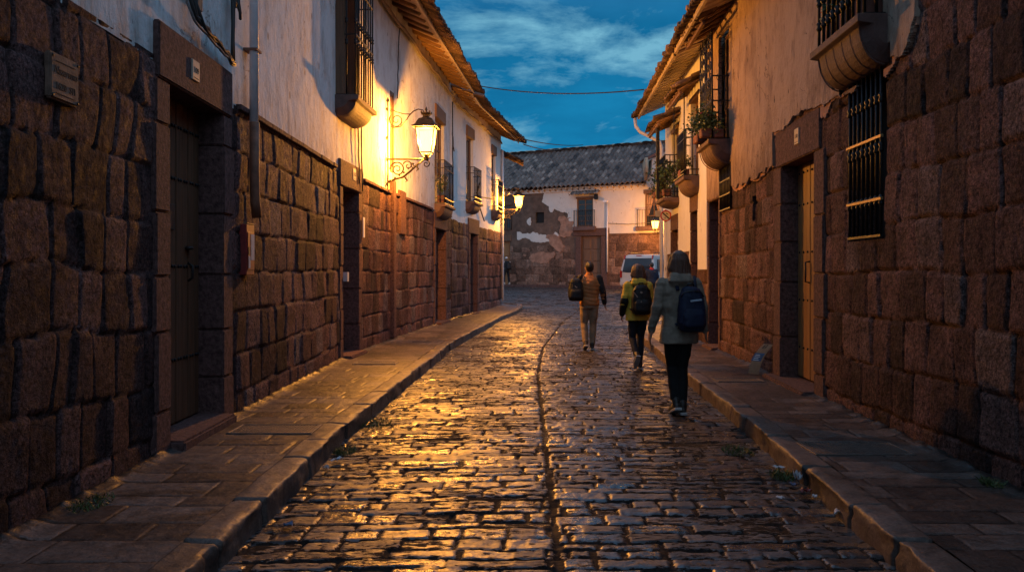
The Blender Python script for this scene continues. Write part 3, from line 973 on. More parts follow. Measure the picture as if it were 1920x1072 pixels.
def body(house, side, u0, u1, z1, depth=5.0, front=-.36):
    T = TL if side < 0 else TR
    b = MB(T); N = max(2, int((u1 - u0) / 1.5))
    vs, fs = [], []
    for i in range(N + 1):
        u = u0 + (u1 - u0) * i / N
        vs += [(u, front, -.3), (u, front, z1), (u, -depth, z1), (u, -depth, -.3)]
    for i in range(N):
        for j in range(4):
            fs.append((i * 4 + j, i * 4 + (j + 1) % 4, (i + 1) * 4 + (j + 1) % 4, (i + 1) * 4 + j))
    fs += [(0, 1, 2, 3), (N * 4 + 3, N * 4 + 2, N * 4 + 1, N * 4)]
    b.add(vs, fs)
    return b.build('inner_wall', M['inner'], house)

def iron_pull(T, u, o, z):
    def f(d):
        b = MB(T); b.tube([(u, o, z - .13), (u, o + .05, z - .12), (u, o + .05, z + .12), (u, o, z + .13)], .012, 8)
        b.build('handle', M['iron'], d)
    return f

def slab_sides(T, parent, u0, u1, o0, o1, z0, z1, mat, name, bevel=.01):
    b = MB(T); b.box(u0, u1, o0, o1, z0, z1); return b.build(name, mat, parent, bevel=bevel, seg=2)

# ================================================================== left house (near)
HL = thing('house', 'long whitewashed house nearest on the left, big dark stone blocks below', 'house', (0, 0, 0))
ST = 3.13
zL = lambda u: SW + gz(u)
doorsL = [(6.02, 7.18, .19, 2.97), (12.36, 13.30, .16, 2.87), (20.4, 21.8, .16, 2.66)]
op = [(a - .05, b + .05, -.3, t + .2) for (a, b, c, t) in doorsL] + [(15.95, 16.4, 2.35, 2.75)]
hA, tA = blocks([.30, .38, .43, .40, .37, .40, .42, .38, .4], .22, .46, 3, -9, 8.2, .030, .030, .10, rough=.0028)
hB, tB = blocks([.34, .38, .41, .38, .40, .41, .39, .36, .4], .25, .50, 4, 7, 24, .034, .036, .055, rough=.006)
def hL(u, z):
    k = np.clip((u - 7.5) / .2, 0, 1)
    return np.where(k < .5, hA(u, z), hB(u, z) ) - .045
def tLn(u, z):
    a = tA(u, z); a[..., 0] = a[..., 0] ** 1.3 * .62 + .12 * (a[..., 2] > .8)
    return np.where((u < 7.6)[..., None], a, tB(u, z))
sb = wall_sheet('stone_base', HL, -1, -7, 22.75, -.1, ST, op, M['stone_left'], hL, tLn,
                du=lambda ex: np.unique(np.concatenate([geo_axis(-7, 2.5, 0, .12, .12)[:-1], geo_axis(2.5, 22.75, .0032, .014, .04, ex)])), dz=.021)
up_op = [(12.0, 13.15, 4.25, 6.75), (20.4, 21.7, 3.3, 5.7), (15.78, 16.05, 3.55, 5.2)]
wp = wall_sheet('plaster_wall', HL, -1, -7, 22.75, ST - .04, 7.1, up_op, M['plaster_left'], plaster_h(2), None,
                keep=lambda U, Z: Z > ST - .015 + .0 * U, du=lambda ex: axis(-7, 22.75, .07, ex), dz=.07, off=-.025)
body(HL, -1, -7, 22.7, 7.0)
led = MB(TL)                      # thin stone ledge where the plaster begins
segs = []
for i in range(60):
    a = 7.6 + (22.7 - 7.6) * i / 60; b_ = 7.6 + (22.7 - 7.6) * (i + 1) / 60
    if any(x0 - .3 < b_ and x1 + .3 > a for (x0, x1, _, _) in doorsL): continue
    if i and segs and segs[-1] != i - 1:
        led.build('ledge', M['dressed_left'], HL, bevel=.006); led = MB(TL)
    segs.append(i)
    led.box(a, b_ - .002, -.04, .028 + .012 * random.random(), ST - .035, ST + .02)
led.build('ledge', M['dressed_left'], HL, bevel=.006)
for i, (a, b, z0, z1) in enumerate(doorsL):
    door_frame(TL, HL, M['dressed_left'], a, b, -.05, z1, .43 if i == 0 else .42, .24 if i == 0 else .2, depth=.42 if i else .26, seed=i + 3, lap=.22)
    step(TL, HL, M['dressed_left'], a - .02, b + .02, -.05, z0, .4, .13 if i == 0 else .16)
d1 = door_leaf(TL, HL, M['wood_dark'], 6.02, 7.18, .19, 2.97, .22, 9, (.75, 1.55, 2.3, 2.75))
b = MB(TL); b.lathe([(.03, 0), (.05, .01), (.03, .03)], (6.9, -.2, 1.7), 8); b.build('knob', M['iron'], d1)
b = MB(TL); b.tube([(6.88, -.2, 1.58), (6.88, -.16, 1.55), (6.88, -.16, 1.45), (6.88, -.2, 1.42)], .012)
b.build('handle', M['iron'], d1)
b = MB(TL); b.box(6.42, 6.62, -.218, -.205, 1.86, 2.08); b.build('grille', M['iron'], d1, bevel=.004)
door_leaf(TL, HL, M['wood_dark'], 12.36, 13.3, .16, 2.87, .36, 5, (.8, 1.8, 2.5))
door_leaf(TL, HL, M['wood_brown'], 20.4, 21.8, .16, 2.66, .36, 6, (.8, 1.8))
# tall grated window with a stone corbel
corbel(TL, HL, 11.93, 13.22, 4.24, .32, .29, 'window_corbel')
bar_rail(TL, HL, 12.0, 13.15, .28, 4.25, 7.0, 9, True, .014, 'window_grille', knobs=(.3, .42), rails=(.34, .62))
w = window_leaf(TL, HL, 12.1, 13.05, 4.3, 6.72, .2, M['wood_brown'], 'window', 2, 4)
slab_sides(TL, HL, 11.98, 12.1, -.2, .12, 4.25, 6.75, M['wood_brown'], 'window_jamb')
slab_sides(TL, HL, 13.05, 13.17, -.2, .03, 4.25, 6.75, M['wood_brown'], 'window_jamb')
slab_sides(TL, HL, 11.95, 13.2, -.2, .035, 6.75, 6.95, M['wood_brown'], 'window_lintel')
# narrow shuttered slit behind the lamp, small niche in the stone
window_leaf(TL, HL, 15.78, 16.05, 3.56, 5.2, .07, M['wood_brown'], 'shutter', 1, 1)
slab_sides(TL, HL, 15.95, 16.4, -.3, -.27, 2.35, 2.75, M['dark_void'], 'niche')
slab_sides(TL, HL, 15.72, 15.94, -.1, .07, .15, ST + .25, M['dressed_left'], 'pilaster', .02)
slab_sides(TL, HL, 16.42, 16.95, -.1, .035, 2.3, ST + .12, M['dressed_left'], 'pilaster', .02)
# first balcony beyond the lamp
def small_balcony(T, house, u0, u1, zf, ztop, zr, proj, wood, lint=.35, canopy=False, rec=.16, ribs=0, n=9, dz=.36):
    corbel(T, house, u0 - .12, u1 + .12, zf, dz, proj - .02, ribs=ribs)
    bar_rail(T, house, u0 - .07, u1 + .07, proj - .03, zf + .02, zr, n, True, .012, 'railing', knobs=(), rails=(.12, .82))
    slab_sides(T, house, u0 - .08, u1 + .08, -rec, .03, ztop, ztop + lint, M['wood_brown'], 'door_lintel')
    wd = window_leaf(T, house, u0, u1, zf, ztop, rec, wood, 'balcony_door', 2, 3)
    b = MB(T); b.box(u0 + .08, u1 - .08, -rec + .024, -rec + .05, zf + .1, zf + (ztop - zf) * .36); b.build('panel', wood, wd, bevel=.01)
small_balcony(TL, HL, 20.45, 21.65, 3.3, 5.6, 4.45, .26, M['wood_brown'])
roof_over(TL, HL, -1, -7, 22.7, 7.0, .98, 6.72, 3.2, M['tile_near'], seed=5)

# ================================================================== left corner house
HC = thing('house', 'white corner house at the far left end of the street, carrying two small balconies', 'house', (0, 0, 0))
doorsC = [(25.5, 26.5, .14, 2.78)]
op = [(a - .05, b + .05, -.3, t + .2) for (a, b, c, t) in doorsC]
hC, tC = blocks([.42, .45, .44, .46, .44, .45, .43, .4], .35, .6, 14, 20, 32, .06, .04, .04)
wall_sheet('stone_base', HC, -1, 22.78, 30.6, -.1, ST - .05, op, M['stone_left'], lambda u, z: hC(u, z) - .04, tC, du=.05, dz=.035)
up_op = [(25.05, 26.0, 3.78, 5.95), (28.85, 29.6, 3.8, 5.95)]
wall_sheet('plaster_wall', HC, -1, 22.78, 30.6, ST - .08, 6.95, up_op, M['plaster_white'], plaster_h(12), None, du=.08, dz=.08, off=-.02)
body(HC, -1, 22.78, 30.55, 6.9, depth=6)
for i, (a, b, z0, z1) in enumerate(doorsC):
    door_frame(TL, HC, M['dressed_left'], a, b, -.05, z1, .5, .2, depth=.4, seed=i + 13)
    step(TL, HC, M['dressed_left'], a - .02, b + .02, -.05, z0, .38, .15)
    door_leaf(TL, HC, M['wood_dark'], a, b, z0, z1, .34, 6, (.8, 1.8))
small_balcony(TL, HC, 25.1, 25.95, 3.78, 5.92, 4.9, .27, M['wood_brown'])
small_balcony(TL, HC, 28.9, 29.55, 3.8, 5.92, 4.94, .27, M['wood_brown'])
# return wall of the corner, seen edge-on
b = MB(); x0 = float(wl(30.6)); b.box(-6.4, x0 - .02, 30.57, 30.68, ST - .05, 6.9); b.build('return_wall', M['plaster_white'], HC)
b = MB(); b.box(-6.4, x0 - .03, 30.56, 30.66, -.1, ST - .052); b.build('return_base', M['dressed_left'], HC)
roof_over(TL, HC, -1, 22.78, 31.0, 6.95, .98, 6.62, 3.2, M['tile_near'], seed=9)
b = MB(); b.tube([(x0 + .05, 30.5, 6.3), (x0 + .05, 30.5, 3.0), (x0 + .06, 30.5, .4)], .05, 10)
b.build('corner_pipe', M['pipe_white'], HC)
# lean-to eave round the corner
def posf(a, s, h): return np.stack([-.9 + .0 * a + s * .95, 30.9 + a, 6.55 - s * .42 + h], -1)
tile_sheet('side_eave', HC, M['tile_near'], posf, 1.3, 1.4, seed=4)
# plaster moulding and cable trough under the eaves are built with the cables

# ================================================================== right house (near)
HR = thing('house', 'tan plastered house on the right with golden plank door, grated window and dark stone blocks', 'house', (0, 0, 0))
doorsR = [(8.70, 9.95, .17, 2.855)]
U1 = 14.62
win = (6.9, 7.72, 1.84, 3.40)
op = [(8.65, 10.0, -.3, 3.0), (6.88, 7.74, 1.80, 3.42), (11.25, 11.42, 2.25, 2.62), (13.6, 14.6, -.3, 3.0), (12.65, 13.5, 2.55, 3.3)]
hD, tD = blocks([.26, .40, .43, .41, .42, .43, .40, .42, .43, .42, .42, .4, .4], .23, .46, 23, -9, 9.5, .032, .038, .065, rough=.007)
hE, tE = blocks([.30, .36, .38, .36, .38, .36, .38, .36, .4, .4, .4, .4, .4], .24, .46, 24, 8, 16, .034, .036, .055)
hR = lambda u, z: np.where(u < 9.3, hD(u, z), hE(u, z)) - .045
tRn = lambda u, z: np.where((u < 9.3)[..., None], tD(u, z), tE(u, z))
def zline(u):
    """ragged lower edge of the plaster"""
    b_ = np.where(u < 6.25, 4.55, np.where(u < 10.25, 3.30, 2.84)) + .04 * fbm(u * 3.3, u * 0 + 3, 6, 4)
    b_ = b_ + np.where((u > 6.0) & (u < 6.45), .55 * np.clip((6.45 - u) / .4, 0, 1), 0)
    b_ = b_ + .16 * np.clip(fbm(u * 1.5, u * 0 + 1, 8, 3), 0, 1)
    return b_
wall_sheet('stone_base', HR, 1, -7, U1, -.1, 4.9, op, M['stone_right'], hR, tRn,
           keep=lambda U, Z: Z < zline(U) + .4,
           du=lambda ex: np.unique(np.concatenate([geo_axis(-7, 3.5, 0, .12, .12)[:-1], geo_axis(3.5, U1, .0032, .014, .04, ex)])), dz=.021)
def plaster_keep(U, Z):
    return Z > zline(U) + .05 * fbm(U * 2.6, Z * 2.6, 61, 5) + .045 * fbm(U * 9, Z * 9, 62, 4) - .0
up_op = [(6.85, 8.1, 3.4, 5.9), (12.75, 13.55, 3.62, 5.6), (6.7, 7.9, 3.3, 3.5), (12.6, 13.55, 2.5, 3.35)]
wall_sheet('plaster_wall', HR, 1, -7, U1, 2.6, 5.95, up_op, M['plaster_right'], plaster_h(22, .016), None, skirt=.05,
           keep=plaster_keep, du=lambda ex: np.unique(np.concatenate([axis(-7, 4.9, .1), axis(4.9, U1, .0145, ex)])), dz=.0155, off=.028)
# an older skim of render shows along the broken edge
def skim_keep(U, Z):
    return (Z > zline(U) - .03 + .20 * np.clip(fbm(U * 1.9, Z * 1.9, 71, 5), -.5, .25)) & (Z < zline(U) + .8)
wall_sheet('old_render', HR, 1, 4.0, U1, 2.55, 5.4, op + up_op, M['clay_patch'], plaster_h(25, .012), None, skirt=.04,
           keep=skim_keep, du=lambda ex: axis(4.0, U1, .016, ex), dz=.018, off=.014)
body(HR, 1, -7, U1, 5.9)
door_frame(TR, HR, M['dressed_right'], 8.70, 9.95, -.05, 2.855, .47, .3, depth=.44, seed=31, lap=.2)
step(TR, HR, M['dressed_right'], 8.66, 10.3, -.05, .155, .42, .16)
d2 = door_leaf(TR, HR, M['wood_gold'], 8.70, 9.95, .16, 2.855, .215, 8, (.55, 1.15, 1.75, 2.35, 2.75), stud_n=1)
iron_pull(TR, 9.50, -.21, 1.5)(d2)
# grated window
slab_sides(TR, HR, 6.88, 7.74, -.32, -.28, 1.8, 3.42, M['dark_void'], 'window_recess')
bar_rail(TR, HR, 6.95, 7.68, .0, 1.83, 3.42, 8, False, .013, 'window_grille', knobs=(.2, .5, .78))
b = MB(TR)
for z in (2.16, 2.72): b.box(6.91, 7.72, -.005, .022, z - .014, z + .014)
b.build('grille_bar', M['iron_lamplit'], HR, bevel=.003)
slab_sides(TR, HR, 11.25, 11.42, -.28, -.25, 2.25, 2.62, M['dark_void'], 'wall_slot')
# stone balcony over it
corbel(TR, HR, 6.75, 8.0, 3.76, .42, .24, 'balcony_corbel', ribs=6)
bar_rail(TR, HR, 6.8, 7.95, .21, 3.77, 4.75, 10, True, .016, 'railing', knobs=(.25, .5, .75), rails=())
window_leaf(TR, HR, 6.95, 7.85, 3.77, 5.85, .2, M['wood_brown'], 'balcony_door', 2, 3)
# far end: door, barred window, iron caged balcony
door_frame(TR, HR, M['dressed_right'], 13.68, 14.5, -.05, 2.8, .55, .12, depth=.44, seed=33, lap=.11)
step(TR, HR, M['dressed_right'], 13.66, 14.52, -.05, .16, .42, .14)
door_leaf(TR, HR, M['wood_brown'], 13.68, 14.5, .16, 2.8, .3, 5, (.8, 1.8))
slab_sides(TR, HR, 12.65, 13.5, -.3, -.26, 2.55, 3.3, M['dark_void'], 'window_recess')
bar_rail(TR, HR, 12.7, 13.46, .02, 2.56, 3.3, 8, False, .012, 'window_grille', rails=(.33, .66))
slab_sides(TR, HR, 12.6, 13.56, -.06, .03, 3.3, 3.37, M['wood_gold'], 'window_lintel')
corbel(TR, HR, 12.65, 13.72, 3.68, .40, .34, 'balcony_corbel', ribs=7)
window_leaf(TR, HR, 12.78, 13.52, 3.7, 5.6, .14, M['wood_brown'], 'balcony_door', 2, 3)
bar_rail(TR, HR, 12.7, 13.66, .32, 3.70, 5.45, 3, False, .016, 'balcony_post')
bar_rail(TR, HR, 12.7, 13.66, .32, 3.70, 4.72, 8, True, .010, 'railing', rails=(.6,))
# wrought iron scroll panel on the outer face of the balcony
sc_ = MB(TR)
rs = random.Random(4)
def spiral(b, c, rad, turns, r, ax, start=0, sgn=1, n=26):
    pts = []
    for i in range(n):
        t = i / (n - 1); a = start + sgn * turns * 2 * PI * t; q = rad * (1 - .85 * t)
        du_, dz_ = q * math.cos(a), q * math.sin(a)
        pts.append((c[0] + du_, c[1], c[2] + dz_) if ax == 'u' else (c[0], c[1] + du_, c[2] + dz_))
    b.tube(pts, r, 5)
for r_ in range(8):
    for c_ in range(5):
        u = 12.80 + c_ * .19; z = 3.85 + r_ * .21
        spiral(sc_, (u, .33, z), .085, 1.5, .010, 'u', rs.random() * 6, 1 if (r_ + c_) % 2 else -1, 18)
for r_ in range(8):
    spiral(sc_, (12.7, .17, 3.85 + r_ * .21), .08, 1.4, .006, 'o', rs.random() * 6, 1 if r_ % 2 else -1, 18)
for c_ in range(6):
    sc_.tube([(12.70 + c_ * .19, .325, 3.70), (12.70 + c_ * .19, .325, 5.5)], .008, 5)
sc_.build('scroll_panel', M['iron'], HR)
def canopy(house, T, Tn, u0, u1, o1, zw, zo, seed, name='canopy'):
    """little tiled roof on brackets over a balcony"""
    def posf(a, s, h): return Tn(u0 + a, o1 - s, zo + .03 + (zw - zo) / o1 * s + h)
    c = tile_sheet(name, house, M['tile_near'], posf, u1 - u0, o1 + .02, pitch=.17, row=.3, amp=.05, seed=seed, stepz=.035)
    b = MB(T)
    n = max(3, int((u1 - u0) / .25))
    for i in range(n):
        u = u0 + .05 + (u1 - u0 - .1) * i / (n - 1)
        b.tube([(u, -.02, zw - .06), (u, o1 - .06, zo - .05)], .025, 4)
    b.box(u0 + .02, u1 - .02, o1 - .14, o1 - .09, zo - .115, zo - .06)
    b.build('canopy_beam', M['wood_rafter'], c)
    return c
canopy(HR, TR, TRa, 12.45, 13.9, .62, 5.95, 5.6, 3)

# ================================================================== right house (far)
HF = thing('house', 'white house farthest along the right side, with tiled balcony canopies and boarded eaves', 'house', (0, 0, 0))
V0, V1 = 14.65, 20.0
op = [(15.55, 16.4, -.3, 2.95), (18.0, 19.0, -.3, 2.7)]
hG, tG = blocks([.42, .44, .42, .44, .42, .4], .3, .55, 34, 14, 22, .05, .035, .04)
wall_sheet('stone_base', HF, 1, V0, V1, -.1, 1.95, op, M['stone_right'], lambda u, z: hG(u, z) - .04, tG, du=.035, dz=.03,
           keep=lambda U, Z: Z < np.where(U > 16.5, 1.95, 1.55))
wall_sheet('plaster_wall', HF, 1, V0, V1, 1.45, 5.95, op + [(15.5, 16.35, 3.4, 5.1), (17.9, 18.9, 3.2, 5.0)], M['plaster_white'], plaster_h(32), None,
           keep=lambda U, Z: Z > np.where(U > 16.5, 1.93, 1.53), du=.05, dz=.05, off=.012, skirt=.12)
body(HF, 1, V0, V1 - .02, 5.9)
b = MB(); b.box(float(wr(V1)) + .01, 9.2, V1 - .03, V1 + .05, -.1, 5.9); b.build('return_wall', M['plaster_white'], HF)
for k, (a, b_, t) in enumerate(((15.6, 16.35, 2.75), (18.05, 18.95, 2.5))):
    door_frame(TR, HF, M['dressed_right'], a, b_, -.05, t, .38, .12, depth=.4, seed=41 + k, lap=.1)
    door_leaf(TR, HF, M['wood_brown'], a, b_, .14, t, .2, 5, (.8, 1.8))
small_balcony(TR, HF, 15.5, 16.35, 3.42, 5.05, 4.35, .30, M['wood_brown'], .1, n=8)
canopy(HF, TR, TRa, 15.2, 16.75, .52, 5.4, 5.12, 6)
bar_rail(TR, HF, 15.35, 16.6, .32, 3.45, 5.05, 2, False, .012, 'balcony_post')
small_balcony(TR, HF, 17.9, 18.85, 3.22, 4.85, 4.2, .36, M['wood_brown'], .1, n=8, dz=.2)
canopy(HF, TR, TRa, 17.55, 19.3, .62, 5.2, 4.95, 8)
b = MB(TR); b.box(17.95, 18.03, .44, .52, 3.2, 4.93); b.build('canopy_post', M['iron'], HF, bevel=.01)
roof_over(TR, HF, 1, 14.66, V1 + .8, 5.95, .76, 5.64, 3.2, M['tile_near'], rafters=False, seed=15, white=True)
roof_over(TR, HR, 1, -7, 14.63, 5.95, .76, 5.65, 3.2, M['tile_near'], rafters=False, seed=16, white=True)
b = MB(); b.tube([(3.30, 20.75, 5.62), (3.32, 20.75, 5.42), (3.42, 20.7, 5.25), (3.92, 20.5, 4.95), (3.96, 20.47, 4.8), (3.96, 20.47, .3)], .045, 10)
b.build('downpipe', M['pipe_white'], HF)
# corner stone post painted white
b = MB(TR); b.box(V1 - .3, V1 - .02, -.02, .05, .12, 3.0); b.build('corner_post', M['plaster_white'], HF, bevel=.01)
# ================================================================== house across the end of the street
FO = np.array([-.5, 47.6]); FD = np.array([.892, -.452]); FN = np.array([-.452, -.892])
def TF(a, o, z): return (FO[0] + FD[0] * a + FN[0] * o, FO[1] + FD[1] * a + FN[1] * o, z)
def TFa(a, o, z): return np.stack([FO[0] + FD[0] * a + FN[0] * o, FO[1] + FD[1] * a + FN[1] * o, z + 0 * a], -1)
HX = thing('house', 'old house closing the end of the street with peeling adobe wall and mossy tiled roof', 'house', (0, 0, 0))
def far_sheet(name, a0, a1, z0, z1, mat, h, tone, keep=None, off=0.0, da=.03, dz=.03, openings=(), skirt=.05):
    us = axis(a0, a1, da, [v for o in openings for v in o[:2]]); zs = axis(z0, z1, dz, [v for o in openings for v in o[2:]])
    m = cells_mask(us, zs, openings, keep)
    V, Q, t = sheet_parts(us, zs, m, lambda U, Z: TFa(U, off + h(U, Z), Z), np.array([-FN[0] * skirt, -FN[1] * skirt, 0]), tone=tone)
    return mesh_np(name, V, Q, mat, HX, tone=t)
ZB = .6
opF = [(-.75, .42, .5, 3.4), (5.11, 6.34, .5, 3.6), (4.84, 5.85, 4.15, 5.78), (8.97, 9.95, 4.05, 5.9), (2.15, 2.71, 4.45, 5.1), (-.2, .5, 4.1, 5.6)]
hf, tf = blocks([.5, .46, .44, .46, .44, .42, .45, .45], .4, .75, 61, -9, 14, .05, .04, .05, zbase=.4)
far_sheet('stone_base', -8, 13, .4, 3.72, M['stone_far'], lambda u, z: hf(u, z) - .04, tf, openings=opF,
          keep=lambda U, Z: Z < np.where(U > 6.6, 3.72, 3.0 + .35 * fbm(U * .8, U * 0, 4, 3)))
far_sheet('adobe_wall', -8, 6.7, 2.3, 6.5, M['adobe'], plaster_h(64, .03), None, openings=opF, off=-.005)
def white_keep(U, Z):
    nb = .55 * fbm(U * 1.1, Z * 1.1, 66, 5)
    ab = np.interp(Z, [3.8, 4.2, 4.9, 5.4, 5.7, 6.4], [4.6, 4.35, 4.1, 3.4, 2.7, 2.5])
    a = (U + nb * .9 > ab) & (Z > np.where(U > 6.5, 3.70, 3.95))
    strip = (np.abs(Z - (3.75 - .12 * (U - 1.2)) + .5 * nb) < .20 * (1 + fbm(U * 2, U * 0, 3, 3))) & (U > .9) & (U < 3.7)
    bit = ((U - 1.75) ** 2 + ((Z - 4.55) * .8) ** 2 + .16 * nb < .03) | ((U - 3.2) ** 2 / .03 + (Z - 5.4) ** 2 / .12 < 1)
    return a | strip | bit
far_sheet('plaster_wall', -8, 13, 3.2, 6.5, M['plaster_far'], plaster_h(65, .015), None, openings=opF, keep=white_keep, off=.02)
def clay_keep(U, Z):
    nb = fbm(U * 1.4, Z * 1.4, 67, 5)
    return ((U - 4.15) ** 2 / .25 + (Z - 4.3) ** 2 / .35 + 2.4 * nb < 1) & (U < 4.8) | (((U - 3.7) * .8 + (Z - 3.0)) ** 2 / .14 + (U - 3.5) ** 2 / .8 + 2.6 * nb < 1) | ((U - 2.6) ** 2 / 1.2 + (Z - 2.45) ** 2 / .1 + 3.2 * nb < 1)
far_sheet('clay_render', -1, 6.0, 2.0, 5.2, M['clay_patch'], plaster_h(68, .02), None, openings=opF, keep=clay_keep, off=.025)
# rear of the shell
b = MB(TF); b.box(-8, 13, -7.6, -.30, .2, 6.4)
b.build('inner_wall', M['inner'], HX)
# doors and windows
def leafdoor(a0, a1, z1, mat, panels):
    d = MB(TF)
    d.box(a0, a1, -.2, -.14, ZB, z1)
    mid = (a0 + a1) / 2
    for s in (0, 1):
        x0 = a0 + .05 if s == 0 else mid + .03; x1 = mid - .03 if s == 0 else a1 - .05
        for k in range(panels):
            zz = ZB + .15 + k * (z1 - ZB - .2) / panels
            d.box(x0 + .05, x1 - .05, -.139, -.11, zz, zz + (z1 - ZB - .2) / panels - .12)
    return d.build('door', mat, HX, bevel=.012)
leafdoor(5.11, 6.34, 3.6, M['wood_brown'], 4)
leafdoor(-.75, .42, 3.4, M['wood_orange'], 3)
b = MB(TF)
b.box(4.75, 5.11, -.15, .05, ZB, 3.55); b.box(6.34, 6.75, -.15, .05, ZB, 3.55); b.box(4.6, 6.85, -.15, .055, 3.60, 4.05)
b.build('door_frame', M['stone_trim'] if 'stone_trim' in M else M['dressed_right'], HX, bevel=.02)
b = MB(TF); b.box(-1.0, .5, -.15, .04, 3.4, 3.75); b.build('door_lintel', M['wood_brown'], HX, bevel=.01)
window_leaf(TF, HX, 4.84, 5.85, 4.15, 5.78, .1, M['wood_brown'], 'window', 2, 5)
window_leaf(TF, HX, 8.97, 9.95, 4.05, 5.9, .1, M['wood_brown'], 'window', 2, 3, curtain=True)
window_leaf(TF, HX, -.2, .5, 4.1, 5.6, .1, M['wood_brown'], 'window', 2, 3)
for (a, c, z0, z1) in ((4.78, 5.91, 5.78, 5.9), (8.88, 10.05, 5.9, 6.12), (-.3, .6, 5.6, 5.75)):
    slab_sides(TF, HX, a, c, -.1, .06, z0, z1, M['wood_brown'], 'window_lintel')
for (a, c, z) in ((4.72, 5.97, 4.15), (8.55, 10.0, 4.05)):
    slab_sides(TF, HX, a - .08, c + .08, -.1, .24, z - .22, z, M['corbel'], 'balcony_slab')
    bar_rail(TF, HX, a, c, .2, z, z + .95, 10, True, .012, 'railing', rails=())
bar_rail(TF, HX, -.25, .55, .1, 4.1, 5.1, 7, True, .012, 'railing', rails=())
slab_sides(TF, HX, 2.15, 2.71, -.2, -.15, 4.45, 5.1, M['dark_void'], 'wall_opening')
def posf(a, s, h): return TFa(4.55 + a, .55 - s * .9, 5.98 + s * .45 + h)
tile_sheet('window_canopy', HX, M['tile_far'], posf, 1.75, .6, pitch=.2, row=.3, amp=.06, seed=77, stepz=.04)
# the big tiled roof
def posf(a, s, h): return TFa(-8 + a, .42 - s * .83, 6.38 + s * .555 + h)
rf = tile_sheet('roof', HX, M['tile_far'], posf, 21, 5.4, pitch=.30, row=.45, amp=.15, seed=81, nseg=8, stepz=.09)
def posb(a, s, h): return TFa(13 - a, -8.2 + s * .83, 6.3 + s * .555 + h)
tile_sheet('rear_roof', HX, M['tile_far'], posb, 21, 5.4, pitch=.6, row=.8, amp=.06, seed=82, nseg=4)
b = MB(TF)
for i in range(56):
    a = -7.9 + i * .375
    b.tube([(a, -4.02 + .02 * random.random(), 9.40 + .05 * random.random()), (a + .40, -4.02, 9.42 + .05 * random.random())], [.125, .10], 8)
b.build('ridge_tiles', M['tile_near_plain'] if 'tile_near_plain' in M else M['soffit_clay'], rf)
b = MB(TF); b.box(-8, 13, -.05, .10, 6.22, 6.42); b.build('cornice', M['plaster_far'], HX, bevel=.02)
n = 40
for i in range(n):
    b = MB(TF); a = -1.5 + i * .36
    if a > 12.5: break
    b.boxat((a, .2, 6.36), (.08, .36, .09), (.25, 0, 0)); b.build('rafter_end', M['soffit_clay'], rf, bevel=.01)
b = MB(TF); b.tube([(6.75, .09, 5.5), (6.75, .09, 1.5)], .045, 8); b.tube([(6.75, .09, 5.5), (6.72, .3, 5.56)], .03, 6); b.box(6.6, 6.86, .2, .42, 5.5, 5.6)
b.build('pipe', M['pipe_white'], HX)
b = MB(TF); b.box(5.98, 6.16, .02, .2, 5.7, 6.0); b.tube([(6.07, .1, 6.0), (6.1, .3, 6.15)], .02); b.build('wall_fixture', M['iron'], HX)
# pavement and kerb in front of it
b = MB(TF)
rs = random.Random(9)
a = -8.0
while a < 12.6:
    w = rs.uniform(.6, 1.0); b.box(a, a + w - .012, .92, 1.2, .3, .76 + rs.uniform(-.01, .01)); a += w
structure(b.build('kerb_far', M['dressed_right'], None, bevel=.02, seg=2))
b = MB(TF)
a = -8.0
while a < 12.6:
    w = rs.uniform(.45, .7)
    b.box(a, a + w - .008, .0, .45, .4, .735 + rs.uniform(-.005, .005)); b.box(a + .1, a + w + .09, .458, .915, .4, .735 + rs.uniform(-.005, .005)); a += w
structure(b.build('pavement_far', M['corbel'], None, bevel=.008))

# ================================================================== corner house behind the van
HK = thing('house', 'corner house far right, jettied upper floor under a small tiled roof above the van', 'house', (0, 0, 0))
b = MB(); b.box(8.2, 13, 41.46, 43.0, .3, 6.1); b.build('wall', M['plaster_far'], HK)
b = MB(); b.prism([(7.62, 6.05), (13, 6.05), (13, 8.6), (8.9, 8.3), (7.45, 7.52), (7.45, 6.35)], 41.2, 42.85, 1); b.build('upper_floor', M['plaster_far'], HK, bevel=.03, seg=2)
b = MB()
for i, z in enumerate((6.62, 6.78, 6.95, 7.12, 7.26)): b.boxat((7.95, 41.17, z), (1.0 - .12 * i, .06, .11), (0, 0, 0))
b.build('wooden_slat_panel', M['wood_gold'], HK, bevel=.015)
def posf(a, s, h): return np.stack([7.05 + s * .9, 40.9 + a, 7.50 + s * .44 + h], -1)
rk = tile_sheet('roof', HK, M['tile_far'], posf, 2.0, 2.4, pitch=.22, row=.35, amp=.07, seed=91)
b = MB(); b.prism([(7.05, 7.38), (9.3, 8.48), (9.3, 8.62), (7.05, 7.52)], 40.88, 40.96, 1); b.build('verge_board', M['soil_pot'], rk)
b = MB()
for i in range(8): b.tube([(7.12 + .02 * i, 40.95 + i * .24, 7.55), (7.16 + .03 * i, 40.95 + i * .24, 6.75 - .03 * i)], [.11, .08], 6)
b.build('hanging_tiles', M['soffit_clay'], rk)
